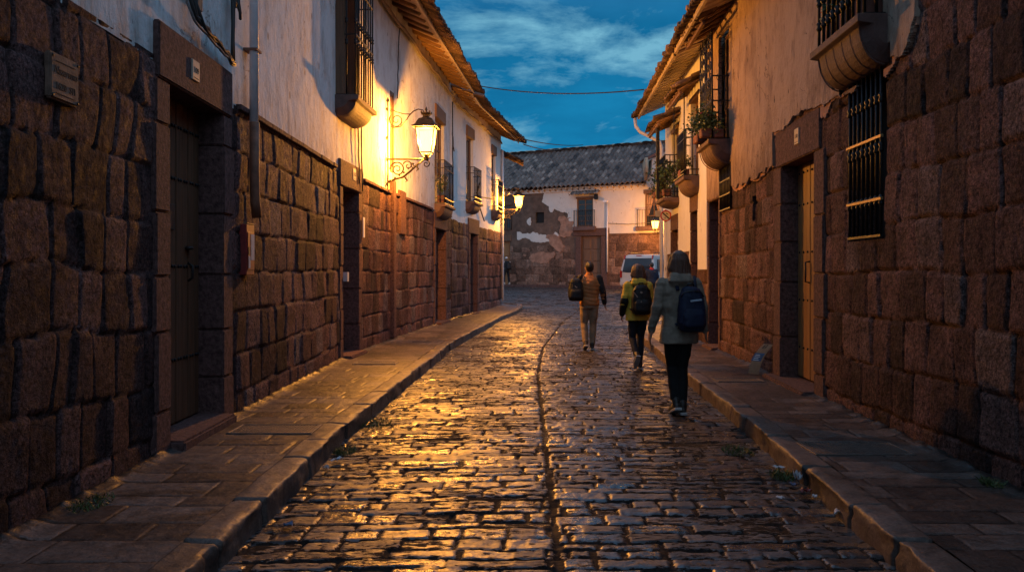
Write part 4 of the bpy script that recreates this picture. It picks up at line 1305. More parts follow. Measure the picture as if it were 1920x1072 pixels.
# ------------------------------------------------------------------ street lamps
def street_lamp(label, loc, rz, power, scale=1.0, scroll=True):
    """wall lantern: wall at local x=0, arm along +x at z=0, lantern over the arm's end"""
    t = thing('street_lamp', label, 'street lamp', loc, rz, 'lit wall lanterns')
    t.scale = (scale,) * 3
    b = MB()
    b.tube([(.025, 0, -.62), (.025, 0, 1.15)], .016, 8)
    b.lathe([(.01, 0), (.035, .02), (.02, .06), (.004, .10)], (.025, 0, 1.14), 8)
    b.lathe([(.004, 0), (.03, .05), (.012, .09)], (.025, 0, -.70), 8)
    b.tube([(.02, 0, 0), (.82, 0, 0)], .019, 8)
    for z in (-.5, .0, .42, 1.0): b.boxat((.015, 0, z), (.03, .075, .06))
    b.build('arm', M['iron_lamp'], t, bevel=.002)
    def spir(b, c, rad, turns, r, start, sgn, n=30):
        pts = []
        for i in range(n):
            q = i / (n - 1); a = start + sgn * turns * 2 * PI * q; rr = rad * (1 - .86 * q)
            pts.append((c[0] + rr * math.cos(a), 0, c[1] + rr * math.sin(a)))
        b.tube(pts, [r * (1 - .35 * i / n) for i in range(n)], 6)
    s = MB()
    spir(s, (.22, -.20), .155, 1.9, .017, PI, -1)
    spir(s, (.43, -.13), .10, 1.2, .014, PI * .9, -1)
    spir(s, (.80, -.10), .075, 1.4, .014, PI * .5, -1)
    s.tube([(.03, 0, -.46), (.16, 0, -.40), (.33, 0, -.36), (.48, 0, -.24), (.60, 0, -.13), (.74, 0, -.02)], .021, 8)
    s.tube([(.60, 0, -.13), (.64, 0, -.20), (.60, 0, -.24)], [.02, .02, .006], 6)
    s.tube([(.36, 0, -.35), (.42, 0, -.43), (.38, 0, -.46)], [.02, .018, .006], 6)
    s.tube([(.52, 0, -.10), (.56, 0, -.15), (.52, 0, -.17), (.49, 0, -.12), (.52, 0, -.08)], .012, 6)
    for k in range(7):
        s.blob((.08 + .09 * k, .0, -.43 + .055 * k + .03 * (k > 3) * (k - 3)), (.024, .016, .022), 6, 4)
    s.build('lower_scroll', M['iron_lamp'], t)
    u = MB()
    spir(u, (.20, .78), .155, 1.7, .012, PI * .75, 1)
    u.tube([(.08, 0, .66), (.16, 0, .63), (.28, 0, .65), (.38, 0, .74), (.45, 0, .86), (.54, 0, .95), (.64, 0, .99), (.73, 0, .97), (.76, 0, .92), (.74, 0, .885), (.70, 0, .89)], .012, 6)
    u.tube([(.48, 0, .895), (.34, 0, .90), (.18, 0, .95), (.09, 0, 1.0), (.07, 0, .97), (.10, 0, .95)], .010, 6)
    u.build('upper_scroll', M['iron_lamp'], t)
    # lantern
    cx = .80; zb, zt = .12, .60; wb, wt = .118, .185
    f = MB()
    for sx in (-1, 1):
        for sy in (-1, 1):
            f.tube([(cx + sx * wb, sy * wb, zb), (cx + sx * wt, sy * wt, zt)], .011, 5)
            f.tube([(cx + sx * wb * .9, sy * wb * .9, zb), (cx + sx * .05, sy * .05, .035), (cx + sx * .03, sy * .03, .0)], .012, 5)
    for (w, z) in ((wb, zb), (wt, zt)):
        for s_ in (-1, 1):
            f.box(cx - w, cx + w, s_ * w - .010, s_ * w + .010, z - .011, z + .011)
            f.box(cx + s_ * w - .0095, cx + s_ * w + .0095, -w + .0105, w - .0105, z - .0105, z + .0105)
    f.lathe([(.045, -.03), (.05, .0), (.03, .05), (.05, .06), (.05, .10)], (cx, 0, 0), 10)
    f.build('lantern_frame', M['iron_lamp'], t)
    r = MB()
    def ring(w, z): return [(cx - w, -w, z), (cx + w, -w, z), (cx + w, w, z), (cx - w, w, z)]
    prof = [(.245, .615), (.25, .632), (.195, .665), (.160, .735), (.125, .79), (.075, .81), (.05, .84), (.065, .87), (.10, .90), (.08, .915), (.03, .93)]
    vs = []; 
    for (w, z) in prof: vs += ring(w, z)
    fs = [(i * 4 + j, i * 4 + (j + 1) % 4, (i + 1) * 4 + (j + 1) % 4, (i + 1) * 4 + j) for i in range(len(prof) - 1) for j in range(4)]
    fs += [(3, 2, 1, 0), tuple((len(prof) - 1) * 4 + j for j in range(4))]
    r.add(vs, fs)
    r.lathe([(.03, .0), (.015, .02), (.03, .05), (.022, .075), (.004, .12)], (cx, 0, .925), 8)
    for sx in (-1, 1):
        for sy in (-1, 1): r.lathe([(.012, 0), (.018, .02), (.003, .05)], (cx + sx * .085, sy * .085, .905), 6)
    r.build('lantern_roof', M['iron_lamp'], t)
    for (ax, sg) in ((0, -1), (0, 1), (1, -1), (1, 1)):
        p = MB(); e = .004
        if ax == 0: vs = [(cx + sg * wb, -wb + e, zb), (cx + sg * wb, wb - e, zb), (cx + sg * wt, wt - e, zt), (cx + sg * wt, -wt + e, zt)]
        else: vs = [(cx - wb + e, sg * wb, zb), (cx + wb - e, sg * wb, zb), (cx + wt - e, sg * wt, zt), (cx - wt + e, sg * wt, zt)]
        p.add(vs, [(0, 1, 2, 3)]); p.build('pane', M['lamp_glass'], t)
    l = bpy.data.lights.new('lamp_bulb', 'POINT'); l.energy = power; l.color = LAMP_COL; l.shadow_soft_size = .055
    lo = put(bpy.data.objects.new('lamp_bulb', l), t); lo.location = (cx, 0, .36)
    return t

L1 = street_lamp('large lit lantern on a scrolled iron bracket high on the near left white wall', (float(wl(15.45)) - .01, 15.45, 3.75), R(-4), 1700)
L2 = street_lamp('lit lantern on the corner of the white house at the far left end', (float(wl(30.5)) + .02, 30.42, 3.95), R(-6), 1200, .86)
L3 = street_lamp('small lit lantern at far right above the white van, below the round no-entry sign', (8.24, 41.44, 3.72), R(-158), 650, .82)

# ------------------------------------------------------------------ writing helper
def text_parts(body, size, T, parent, mat, name='lettering', shear=0.0, spacing=1.0, extrude=.0015):
    cu = bpy.data.curves.new('tmp', 'FONT'); cu.body = body; cu.size = size; cu.align_x = 'CENTER'; cu.align_y = 'CENTER'
    cu.extrude = extrude; cu.shear = shear; cu.space_character = spacing; cu.resolution_u = 3
    o = put(bpy.data.objects.new('tmp', cu))
    dg = bpy.context.evaluated_depsgraph_get(); me = bpy.data.meshes.new_from_object(o.evaluated_get(dg))
    bpy.data.objects.remove(o); bpy.data.curves.remove(cu)
    for v in me.vertices: v.co = Vector(T(v.co.x, v.co.y, v.co.z))
    me.materials.clear(); me.materials.append(mat); me.name = name
    return put(bpy.data.objects.new(name, me), parent)

# plaque on the near left wall
p = thing('plaque', 'pale carved stone street plaque with black lettering on the near left stone wall', 'plaque')
b = MB(TL); b.box(4.38, 4.68, -.02, .025, 2.49, 2.76); b.build('slab', M['plaque'], p, bevel=.012, seg=2)
b = MB(TL)
for u in (4.40, 4.66):
    for z in (2.512, 2.738): b.blob((u, .026, z), (.010, .006, .010), 6, 4)
b.build('bolts', M['iron'], p)
# on the left wall the viewer sees +Y running to the right
def TT(uc, o, zc, T): return lambda x, y, z: T(uc + x, o + z, zc + y)
text_parts('Nazarenas', .062, TT(4.53, .027, 2.66, TL), p, M['ink'], shear=.35, spacing=.95)
text_parts('1620  SFI', .056, TT(4.53, .027, 2.57, TL), p, M['ink'])
b = MB(TL); b.box(4.43, 4.63, .0265, .0285, 2.71, 2.713); b.box(4.43, 4.63, .0265, .0285, 2.525, 2.528); b.build('border_line', M['ink'], p)
def number_tile(T, u, z, w, h, o, body, label, flip=False, size=.09):
    t = thing('number_tile', label, 'number sign')
    b = MB(T); b.box(u - w / 2, u + w / 2, o - .03, o, z - h / 2, z + h / 2); b.build('tile', M['tile_sign'], t, bevel=.005)
    sg = -1 if flip else 1
    text_parts(body, size, lambda x, y, q: T(u + sg * x, o + .001 + q, z + y), t, M['ink'])
    b = MB(T); b.box(u - w * .36, u + w * .36, o + .0005, o + .0025, z - h * .38, z - h * .355); b.build('border_line', M['ink'], t)
    return t
number_tile(TL, 6.47, 3.18, .15, .17, .034, '109', 'small pale house number tile 109 over the first dark door on the left', size=.07)
number_tile(TL, 12.95, 3.13, .18, .20, .034, '115', 'small pale number tile over the second, deeply recessed door on the left')
number_tile(TR, 9.25, 3.12, .16, .19, .034, '110', 'small orange-lit number tile over the golden door on the right', True, .07)

# red meter box
p = thing('meter_box', 'narrow red metal box with papers behind its front, on the left stone wall', 'meter box')
b = MB(TL); b.box(7.68, 7.92, -.03, .055, 1.47, 1.98); b.build('case', M['red_box'], p, bevel=.008)
b = MB(TL); b.box(7.70, 7.90, .0555, .062, 1.52, 1.90); b.build('door', M['red_box'], p, bevel=.003)
b = MB(TL); b.box(7.79, 7.89, .0625, .065, 1.62, 1.88); b.box(7.72, 7.77, .0625, .065, 1.54, 1.66); b.build('notice', M['paper'], p)
b = MB(TL); b.box(7.705, 7.75, .0625, .068, 1.67, 1.75); b.build('latch', M['car_black'], p)
b = MB(TL); b.box(7.69, 7.91, .02, .058, 1.982, 1.992); b.build('top_edge', M['iron_lamplit'], p)
# white sticker and notice plates
p = thing('notice', 'small white sticker on the edge of the second left door recess', 'sticker')
b = MB(TL); b.box(12.43, 12.52, -.03, .055, 1.35, 1.5); b.build('sheet', M['paper_white'], p)
p = thing('notice', 'narrow yellow-lit plate fixed on the right jamb of the second left door', 'plate')
b = MB(TL); b.box(13.42, 13.52, .04, .056, 2.1, 2.45); b.build('plate', M['sign_white'], p, bevel=.004)

# round sign at the far right corner
p = thing('road_sign', 'round white sign with red ring and black slash, on the far right house corner', 'sign')
yS = 19.0; cS = (3.78, yS, 2.88)
def disc(b, r0, r1, y0, y1, n=28):
    vs, fs = [], []
    for i in range(n):
        a = 2 * PI * i / n
        for (r, y) in ((r0, y0), (r1, y0), (r1, y1), (r0, y1)):
            vs.append((cS[0] + r * math.cos(a), y, cS[2] + r * math.sin(a)))
    for i in range(n):
        j = (i + 1) % n
        for k in range(4): fs.append((i * 4 + k, j * 4 + k, j * 4 + (k + 1) % 4, i * 4 + (k + 1) % 4))
    b.add(vs, fs)
b = MB(); disc(b, .001, .135, yS, yS + .012); b.build('plate', M['sign_white'], p)
b = MB(); disc(b, .108, .136, yS - .006, yS - .001); b.build('ring', M['sign_red'], p)
b = MB(); b.boxat((cS[0], yS - .008, cS[2]), (.23, .004, .028), (0, R(42), 0)); b.build('slash', M['ink'], p)
b = MB(); b.boxat((cS[0] + .03, yS - .003, cS[2] + .05), (.05, .003, .02), (0, .4, 0)); b.boxat((cS[0] - .02, yS - .003, cS[2] - .05), (.015, .003, .05)); b.build('symbol', M['ink'], p)
b = MB(); b.box(cS[0] - .02, cS[0] + .02, yS + .013, yS + .03, cS[2] - .15, cS[2] + .15); b.box(cS[0] + .0, 3.95, yS + .031, yS + .05, cS[2] - .02, cS[2] + .02); b.build('bracket', M['iron'], p)
p = thing('sign_plate', 'plain grey square plate beside the round red-ringed sign', 'sign')
b = MB(); b.box(3.53, 3.66, 19.02, 19.04, 2.86, 3.01); b.build('plate', M['sign_grey'], p, bevel=.004)
b = MB(); b.box(3.60, 3.96, 19.041, 19.055, 2.94, 2.96); b.build('bracket', M['iron'], p)

# curved board leaning by the golden door
p = thing('advert_board', 'curved cardboard advert with a blue band, leaning beside the golden door on the right', 'board')
def bent(b, z0, z1, w, th, o=0.0, n=10, x0=0, x1=1):
    """leaning strip: foot at the pavement, head against the jamb; in world space"""
    base = Vector((3.24, 10.42, SW + .01)); L = .50
    vs, fs = [], []
    for i in range(n + 1):
        s = z0 + (z1 - z0) * i / n
        ang = R(8 + 42 * (s / L))          # bends further over towards the top
        # integrate the bend
        x = z = 0; m = 12
        for k in range(m):
            a_ = R(8 + 42 * (s * (k + .5) / m / L)); x += math.sin(a_) * s / m; z += math.cos(a_) * s / m
        nx, nz = -math.cos(ang), math.sin(ang)
        for (q, oo) in ((x0, o), (x1, o), (x1, o - th), (x0, o - th)):
            lat = (q - .5) * w
            vs.append((base.x + x + nx * oo + lat * .82, base.y - lat * .57 - (nx * oo) * .4, base.z + z + nz * oo * .6))
    for i in range(n):
        for k in range(4): fs.append((i * 4 + k, i * 4 + (k + 1) % 4, (i + 1) * 4 + (k + 1) % 4, (i + 1) * 4 + k))
    fs += [(0, 1, 2, 3), (n * 4 + 3, n * 4 + 2, n * 4 + 1, n * 4)]
    b.add(vs, fs)
b = MB(); bent(b, 0, .46, .12, .02); b.build('board', M['cardboard'], p)
b = MB(); bent(b, .18, .30, .128, .004, .004); b.build('blue_band', M['blue_paint'], p)
b = MB()
for k in range(4): bent(b, .19 + .025 * k, .20 + .025 * k, .128, .003, .008, 2, .2, .75 - .1 * (k % 2))
b.build('band_print', M['sign_white'], p)
b = MB(); bent(b, .38, .385, .128, .003, .004, 2, .35, .65); bent(b, .44, .445, .128, .003, .004, 2, .35, .65); bent(b, .385, .44, .128, .003, .004, 4, .33, .38); bent(b, .385, .44, .128, .003, .004, 4, .62, .67)
bent(b, .40, .405, .128, .003, .004, 2, .4, .6); bent(b, .415, .42, .128, .003, .004, 2, .4, .6)
b.build('emblem', M['ink'], p)

# ------------------------------------------------------------------ pipes and cables
p = thing('drainpipe', 'rainwater pipe, white above and rust brown below, on the near left wall', 'drainpipe')
b = MB(TL); b.tube([(7.86, .07, 7.0), (7.86, .07, 3.0)], .045, 12); b.build('upper_pipe', M['pipe_white'], p)
b = MB(TL); b.tube([(7.86, .075, 3.02), (7.86, .075, 2.5), (7.88, .075, 2.22), (7.92, .08, 2.06)], .05, 12); b.build('lower_pipe', M['pipe_rust'], p)
for z in (3.75, 5.2):
    b = MB(TL); b.box(7.80, 7.95, -.02, .12, z - .012, z + .012); b.build('clamp', M['pipe_rust'], p)
def cable(label, T, paths, r=.012, mat='cable', name='cable'):
    c = MB(T)
    for q in paths: c.tube(q, r, 6)
    return tag(c.build(name, M[mat]), label, 'cable')
def wob(u0, u1, z0, z1, o=.03, n=9, a=.02, seed=0):
    rs = random.Random(seed)
    return [(u0 + (u1 - u0) * i / n + rs.uniform(-a, a) * .5, o + rs.uniform(0, .015), z0 + (z1 - z0) * i / n + rs.uniform(-a, a)) for i in range(n + 1)]
cable('black cable bundle running along the top of the first left door lintel', TL,
      [wob(6.30, 6.34, 6.5, 3.75, .02, 12, .01, 1) + wob(6.36, 7.30, 3.62, 3.47, .05, 9, .02, 2), wob(6.36, 6.40, 6.5, 3.80, .03, 12, .012, 3) + wob(6.42, 7.30, 3.60, 3.48, .06, 9, .03, 4),
       wob(6.48, 6.44, 6.4, 3.72, .03, 12, .015, 13) + wob(6.5, 7.28, 3.58, 3.46, .07, 9, .03, 14)], .016)
cable('grey cable following the black bundle over the first left door', TL, [wob(6.26, 6.28, 6.5, 3.7, .03, 14, .015, 5) + wob(6.32, 7.33, 3.56, 3.44, .06, 10, .02, 6)], .012, 'cable_grey')
cable('black riser cable with knotted ends on the wall left of the white pipe', TL,
      [wob(7.33, 7.33, 6.6, 3.47, .03, 16, .006, 7), wob(7.37, 7.36, 6.6, 3.5, .035, 16, .012, 8), wob(7.40, 7.50, 4.4, 4.0, .05, 4, .01, 9) + wob(7.50, 7.42, 3.95, 4.1, .05, 3, .01, 10), wob(7.34, 7.42, 4.1, 4.0, .04, 4, .03, 20)], .014)
p = MB(TL); p.box(6.52, 6.62, -.02, .03, 3.72, 6.5); tag(p.build('batten', M['wood_old'], bevel=.004), 'weathered grey wooden strip fixed upright on the wall by the cables', 'batten')
b = MB(TL); b.tube([(5.66, .03, 4.6), (5.66, .04, 3.62)], .012, 6); b.lathe([(.012, 0), (.035, .03), (.03, .10), (.012, .13)], (5.66, .04, 3.50), 8)
tag(b.build('wall_anchor', M['iron']), 'rusty iron rod with a knotted end hanging on the white wall at top left', 'anchor')
cable('dark cable trough running under the left eaves', TL, [wob(8, 22.6, 6.72, 6.62, .05, 40, .04, 11), wob(8, 22.6, 6.68, 6.58, .05, 40, .05, 12)], .035, 'soffit', 'eave_cable') if 'soffit' in M else \
cable('dark cable running under the eaves of the long left house', TL, [wob(8, 22.6, 6.74, 6.66, .05, 44, .035, 11)], .04, 'wood_old', 'eave_cable')
cable('dark cable running under the eaves of the far left corner house', TL, [wob(22.9, 30.4, 6.62, 6.58, .05, 24, .035, 15)], .035, 'wood_old', 'eave_cable')
cable('thin cable hanging down between the two left houses', TL, [wob(22.72, 22.75, 6.5, 3.3, .03, 18, .02, 16), wob(22.6, 22.8, 5.4, 5.0, .06, 5, .06, 17)], .018, 'cable', 'hanging_cable')
cable('thin cable on the white wall above the second left door', TL, [wob(13.1, 13.2, 4.2, 3.0, .035, 9, .02, 18), wob(13.35, 13.4, 4.1, 2.9, .035, 9, .02, 19)], .012, 'cable', 'hanging_cable')
cable('slack cable between the far left balconies', TL, [[(25.2, .38, 4.4), (26, .1, 4.15), (26.6, .06, 4.08), (27.6, .36, 4.1)], [(26.4, .06, 4.1), (26.7, .05, 3.7), (27.3, .06, 3.3)]], .022, 'cable', 'hanging_cable')
cable('thin cable with a loop dropping beside the narrow shutter by the big lamp', TL, [wob(16.25, 16.1, 6.6, 5.1, .04, 9, .02, 23)], .012, 'cable', 'hanging_cable')
def sag(a, b, s, n=24):
    a = Vector(a); b = Vector(b)
    return [tuple(a.lerp(b, i / n) - Vector((0, 0, 4 * s * (i / n) * (1 - i / n)))) for i in range(n + 1)]
cable('single black wire sagging across the street from eave to eave against the sky', None, [sag((-1.05, 22.6, 6.95), (3.15, 18.5, 5.86), .16)], .016, 'cable', 'overhead_wire')
cable('upper of the two thin wires from the left corner eave to the far roof', None, [sag((.45, 30.6, 6.75), (4.5, 49, 9.55), .12)], .022, 'cable', 'overhead_wire')
cable('lower of the two thin wires from the left corner eave to the far roof', None, [sag((.45, 30.6, 6.55), (3.2, 49, 9.3), .14)], .022, 'cable', 'overhead_wire')
cable('thin wire stapled along the white wall of the far house', TF, [[(6.8, .06, 4.3), (8, .06, 4.22), (9, .06, 4.25), (11, .06, 4.4)]], .018, 'cable_grey', 'wall_wire')

# ------------------------------------------------------------------ drain grates in the pavements
def drain(label, x0, x1, y0, y1, slots, zoff=-.007):
    t = thing('drain_grate', label, 'drain grate', ((x0 + x1) / 2, (y0 + y1) / 2, SW + zoff), 0, 'drain grates in the pavements')
    w, d = (x1 - x0), (y1 - y0)
    b = MB(); f = .022
    b.box(-w / 2, w / 2, -d / 2, -d / 2 + f, -.02, .012); b.box(-w / 2, w / 2, d / 2 - f, d / 2, -.02, .012)
    b.box(-w / 2, -w / 2 + f, -d / 2 + f, d / 2 - f, -.02, .011); b.box(w / 2 - f, w / 2, -d / 2 + f, d / 2 - f, -.02, .011)
    b.build('frame', M['grate'], t, bevel=.003)
    s = MB()
    for i in range(slots):
        x = -w / 2 + f + (w - 2 * f) * (i + .5) / slots
        s.box(x - (w - 2 * f) / slots * .27, x + (w - 2 * f) / slots * .27, -d / 2 + f, d / 2 - f, -.02, .008)
    s.build('grating', M['grate'], t)
    v = MB(); v.box(-w / 2 + .003, w / 2 - .003, -d / 2 + .003, d / 2 - .003, -.03, -.012); v.build('pit', M['dark_void'], t)
    return t
drain('dark iron grate in the left pavement, just past the first door', -2.45, -1.72, 6.62, 7.02, 26)
drain('worn iron grate in the left pavement near the second door', -2.4, -1.75, 11.6, 11.95, 20)
drain('wide iron grate in the near right pavement', 2.30, 3.06, 5.85, 6.3, 26)
drain('narrow iron grate in the right pavement below the leaning cardboard', 2.6, 3.2, 9.75, 10.05, 20)

# ------------------------------------------------------------------ plants, weeds and litter
def plant(name, label, cat, loc, rad, n, size, mat='leaf', stems=6, flowers=0, fmat='flower_red', group=None, pot=None, seed=0, droop=0.0):
    t = thing(name, label, cat, loc, 0, group)
    rs = random.Random(seed)
    if pot: pot(t)
    s = MB()
    for i in range(stems):
        a = rs.uniform(0, 2 * PI); q = rs.uniform(.4, .95)
        s.tube([(0, 0, -.02), (rad[0] * .5 * q * math.cos(a), rad[1] * .5 * q * math.sin(a), rad[2] * .6), (rad[0] * q * math.cos(a), rad[1] * q * math.sin(a), rad[2] * rs.uniform(.8, 1.7))], [.006, .004, .002], 4)
    s.build('stems', M['leaf_dark'], t)
    clumps = [(rs.uniform(-1, 1), rs.uniform(-1, 1), rs.uniform(-.6, 1)) for _ in range(max(3, n // 40))]
    def leaves(b, n, size):
        for i in range(n):
            c = rs.choice(clumps)
            d = Vector((rs.gauss(0, .33), rs.gauss(0, .33), rs.gauss(0, .3)))
            p = Vector((c[0] * rad[0] * .7 + d.x * rad[0], c[1] * rad[1] * .7 + d.y * rad[1], rad[2] + c[2] * rad[2] * .7 + d.z * rad[2] - droop * (abs(c[0]) + abs(c[1]))))
            a = Vector((rs.gauss(0, 1), rs.gauss(0, 1), rs.gauss(0, .6))).normalized()
            q = a.cross(Vector((rs.gauss(0, 1), rs.gauss(0, 1), rs.gauss(0, 1)))).normalized()
            l = size * rs.uniform(.6, 1.4); w = l * .32; m = a.cross(q) * l * .12
            b.add([p, p + a * l * .5 + q * w + m, p + a * l, p + a * l * .5 - q * w + m], [(0, 1, 2), (0, 2, 3)])
    b = MB(); leaves(b, n, size); b.build('leaves', M[mat], t)
    if flowers:
        f = MB(); leaves(f, flowers, size * .8); f.build('flowers', M[fmat], t)
    return t
def trough(w, d, h, m='soil_pot'):
    def f(t):
        b = MB(); b.box(-w / 2, w / 2, -d / 2, d / 2, -h, 0); b.build('pot', M[m], t, bevel=.015)
    return f
pr = lambda u, o, z: TR(u, o, z)
plant('flower_pot', 'bushy plant in a square red pot on the caged balcony at right', 'potted plant', pr(12.75, .42, 3.86), (.24, .26, .22), 520, .055, seed=1, pot=trough(.17, .18, .15), flowers=10, droop=.08)
plant('flower_pot', 'trailing plant at the far edge of the caged balcony at right', 'potted plant', pr(13.35, .40, 3.86), (.22, .34, .2), 420, .05, seed=2, pot=trough(.16, .3, .14), droop=.08)
plant('flower_pot', 'small potted plant at the near edge of the caged balcony, below its railing', 'potted plant', pr(12.72, .22, 3.84), (.13, .10, .16), 200, .05, seed=12, pot=trough(.16, .16, .14))
plant('flower_pot', 'large dark bush overhanging the farthest right balcony beside its black post', 'potted plant', pr(17.95, .28, 3.42), (.34, .30, .36), 620, .07, 'leaf_dark', seed=3, pot=trough(.2, .2, .16), droop=.12)
plant('flower_pot', 'dark trailing plant on the outer corner of the farthest right balcony', 'potted plant', pr(18.6, .40, 3.42), (.26, .3, .30), 420, .07, 'leaf_dark', seed=4, pot=trough(.2, .2, .15), droop=.15)
plant('flower_pot', 'small plant on the middle right balcony behind its bars', 'potted plant', pr(16.1, .2, 3.62), (.16, .16, .16), 240, .05, seed=5, pot=trough(.2, .2, .18))
for i, u in enumerate((7.0, 7.35, 7.72)):
    plant('flower_pot', ['red potted flowers at the near end of the high stone balcony, top right', 'red flowers in the middle of the high stone balcony at top right', 'red flowers at the far end of the high stone balcony at top right'][i],
          'potted plant', pr(u, .1, 3.98), (.12, .12, .16), 220, .05, 'leaf_dark', seed=20 + i, flowers=46, pot=trough(.2, .18, .2))
plant('flower_pot', 'pale flowers behind the railing of the left balcony just past the big lamp', 'potted plant', TL(20.75, .10, 3.55), (.16, .2, .26), 260, .06, seed=6, flowers=120, fmat='flower_white', pot=trough(.24, .24, .22))
WL = ['grass tuft against the left kerb, level with the first iron grate', 'small grass tuft at the left kerb below the big tuft', 'low weeds in the left gutter nearest the camera', 'weeds at the foot of the near left stone wall',
      'big grass tuft at the left kerb, farthest of the kerb tufts', 'grass tuft under the right kerb beside the litter', 'low moss-like weeds in the right gutter beyond the litter', 'weeds at the foot of the near right wall', 'sparse weeds at the right gutter nearest the camera', 'dry weeds at the wall foot by the fourth left door']
wp_ = [(float(xl(6.6)) + .10, 6.55), (float(xl(6.0)) + .08, 6.0), (float(xl(4.75)) + .07, 4.75), (float(wl(4.6)) + .13, 4.62), (float(xl(7.75)) + .12, 7.75), (float(xr(5.75)) - .10, 5.75), (float(xr(6.5)) - .25, 6.55), (float(wr(5.05)) - .09, 5.05), (float(xr(4.5)) - .14, 4.55), (float(wl(23.6)) + .12, 23.6)]
for i, (x, y) in enumerate(wp_):
    if i in (1, 2, 8): continue
    sw = i in (3, 7, 9)
    t = thing('weed_tuft', WL[i], 'weeds', (x, y, SW - .005 if sw else -.02), 0, 'weed tufts in the gutters')
    b = MB(); rs = random.Random(i + 50)
    R0 = rs.uniform(.06, .13) * (1.3 if i in (4, 5) else 1)
    for k in range(220):
        a = rs.uniform(0, 2 * PI); q = R0 * math.sqrt(rs.random()); px, py = q * math.cos(a), q * math.sin(a) * 1.7
        hh = rs.uniform(.008, .042) * (1.3 if i in (4, 5) else 1); lx, ly = rs.gauss(0, .025), rs.gauss(0, .025); w = rs.uniform(.002, .006)
        an = rs.uniform(0, PI); wx, wy = w * math.cos(an), w * math.sin(an)
        b.add([(px - wx, py - wy, 0), (px + wx, py + wy, 0), (px + lx * .5 + wx * .7, py + ly * .5 + wy * .7, hh * .6), (px + lx, py + ly, hh), (px + lx * .5 - wx * .7, py + ly * .5 - wy * .7, hh * .6)], [(0, 1, 2, 3, 4)])
    b.build('blades', M['weed'], t)
def scrap(label, x, y, w, d, h, mat, seed, cat='litter', name='litter_scrap'):
    rs = random.Random(seed); b = MB()
    n = 4; vs = []
    for i in range(n + 1):
        for j in range(n + 1):
            vs.append(((i / n - .5) * w + rs.uniform(-.1, .1) * w, (j / n - .5) * d + rs.uniform(-.1, .1) * d, rs.uniform(.1, 1) * h))
    fs = [(i * (n + 1) + j, (i + 1) * (n + 1) + j, (i + 1) * (n + 1) + j + 1, i * (n + 1) + j + 1) for i in range(n) for j in range(n)]
    m = len(vs); vs += [(a, c, e - .004) for (a, c, e) in vs]
    fs += [tuple(m + q for q in f)[::-1] for f in fs]
    b.add(vs, fs)
    o = b.build(name, M[mat]); o.location = (x, y, 0.0); o.rotation_euler = (0, 0, rs.uniform(0, 3))
    return tag(o, label, cat)
gx = lambda px, py: ((px - 960) / (py - 510) * 1.5, 1.5 * 1450 / (py - 510))
for i, (px, py, w, d, h, m, lab) in enumerate([
        (1461, 877, .075, .05, .02, 'paper_white', 'flat white paper scrap in the right gutter, farthest of the litter'),
        (1497, 900, .05, .06, .09, 'paper_white', 'crumpled white cup standing by the grass at the right kerb'),
        (1487, 908, .06, .04, .015, 'blue_paint', 'small bluish wrapper beside the crumpled white cup'),
        (1511, 923, .06, .045, .035, 'red_box', 'red and white crushed carton under the right kerb'),
        (1462, 932, .05, .03, .012, 'paper_white', 'thin white scrap on the setts left of the crushed carton'),
        (1571, 962, .085, .04, .03, 'paper_white', 'torn white paper on the setts nearest the right kerb'),
        (1527, 932, .04, .03, .02, 'paper_white', 'tiny white scrap touching the right kerb stones'),
        (632, 863, .09, .05, .03, 'paper_white', 'white plastic scrap in the left gutter'),
        (612, 878, .05, .04, .03, 'paper', 'dull grey scrap just below the white plastic in the left gutter'),
        (540, 985, .06, .05, .03, 'blue_paint', 'bluish scrap in the left gutter near the camera')]):
    x, y = gx(px, py); scrap(lab, x, y, w, d, h, m, i)
# ------------------------------------------------------------------ people
def sring(c, rx, ry, n=14, p=2.0):
    out = []
    for j in range(n):
        a = 2 * PI * j / n; ca, sa = math.cos(a), math.sin(a)
        out.append((c[0] + rx * math.copysign(abs(ca) ** (2 / p), ca), c[1] + ry * math.copysign(abs(sa) ** (2 / p), sa), c[2]))
    return out

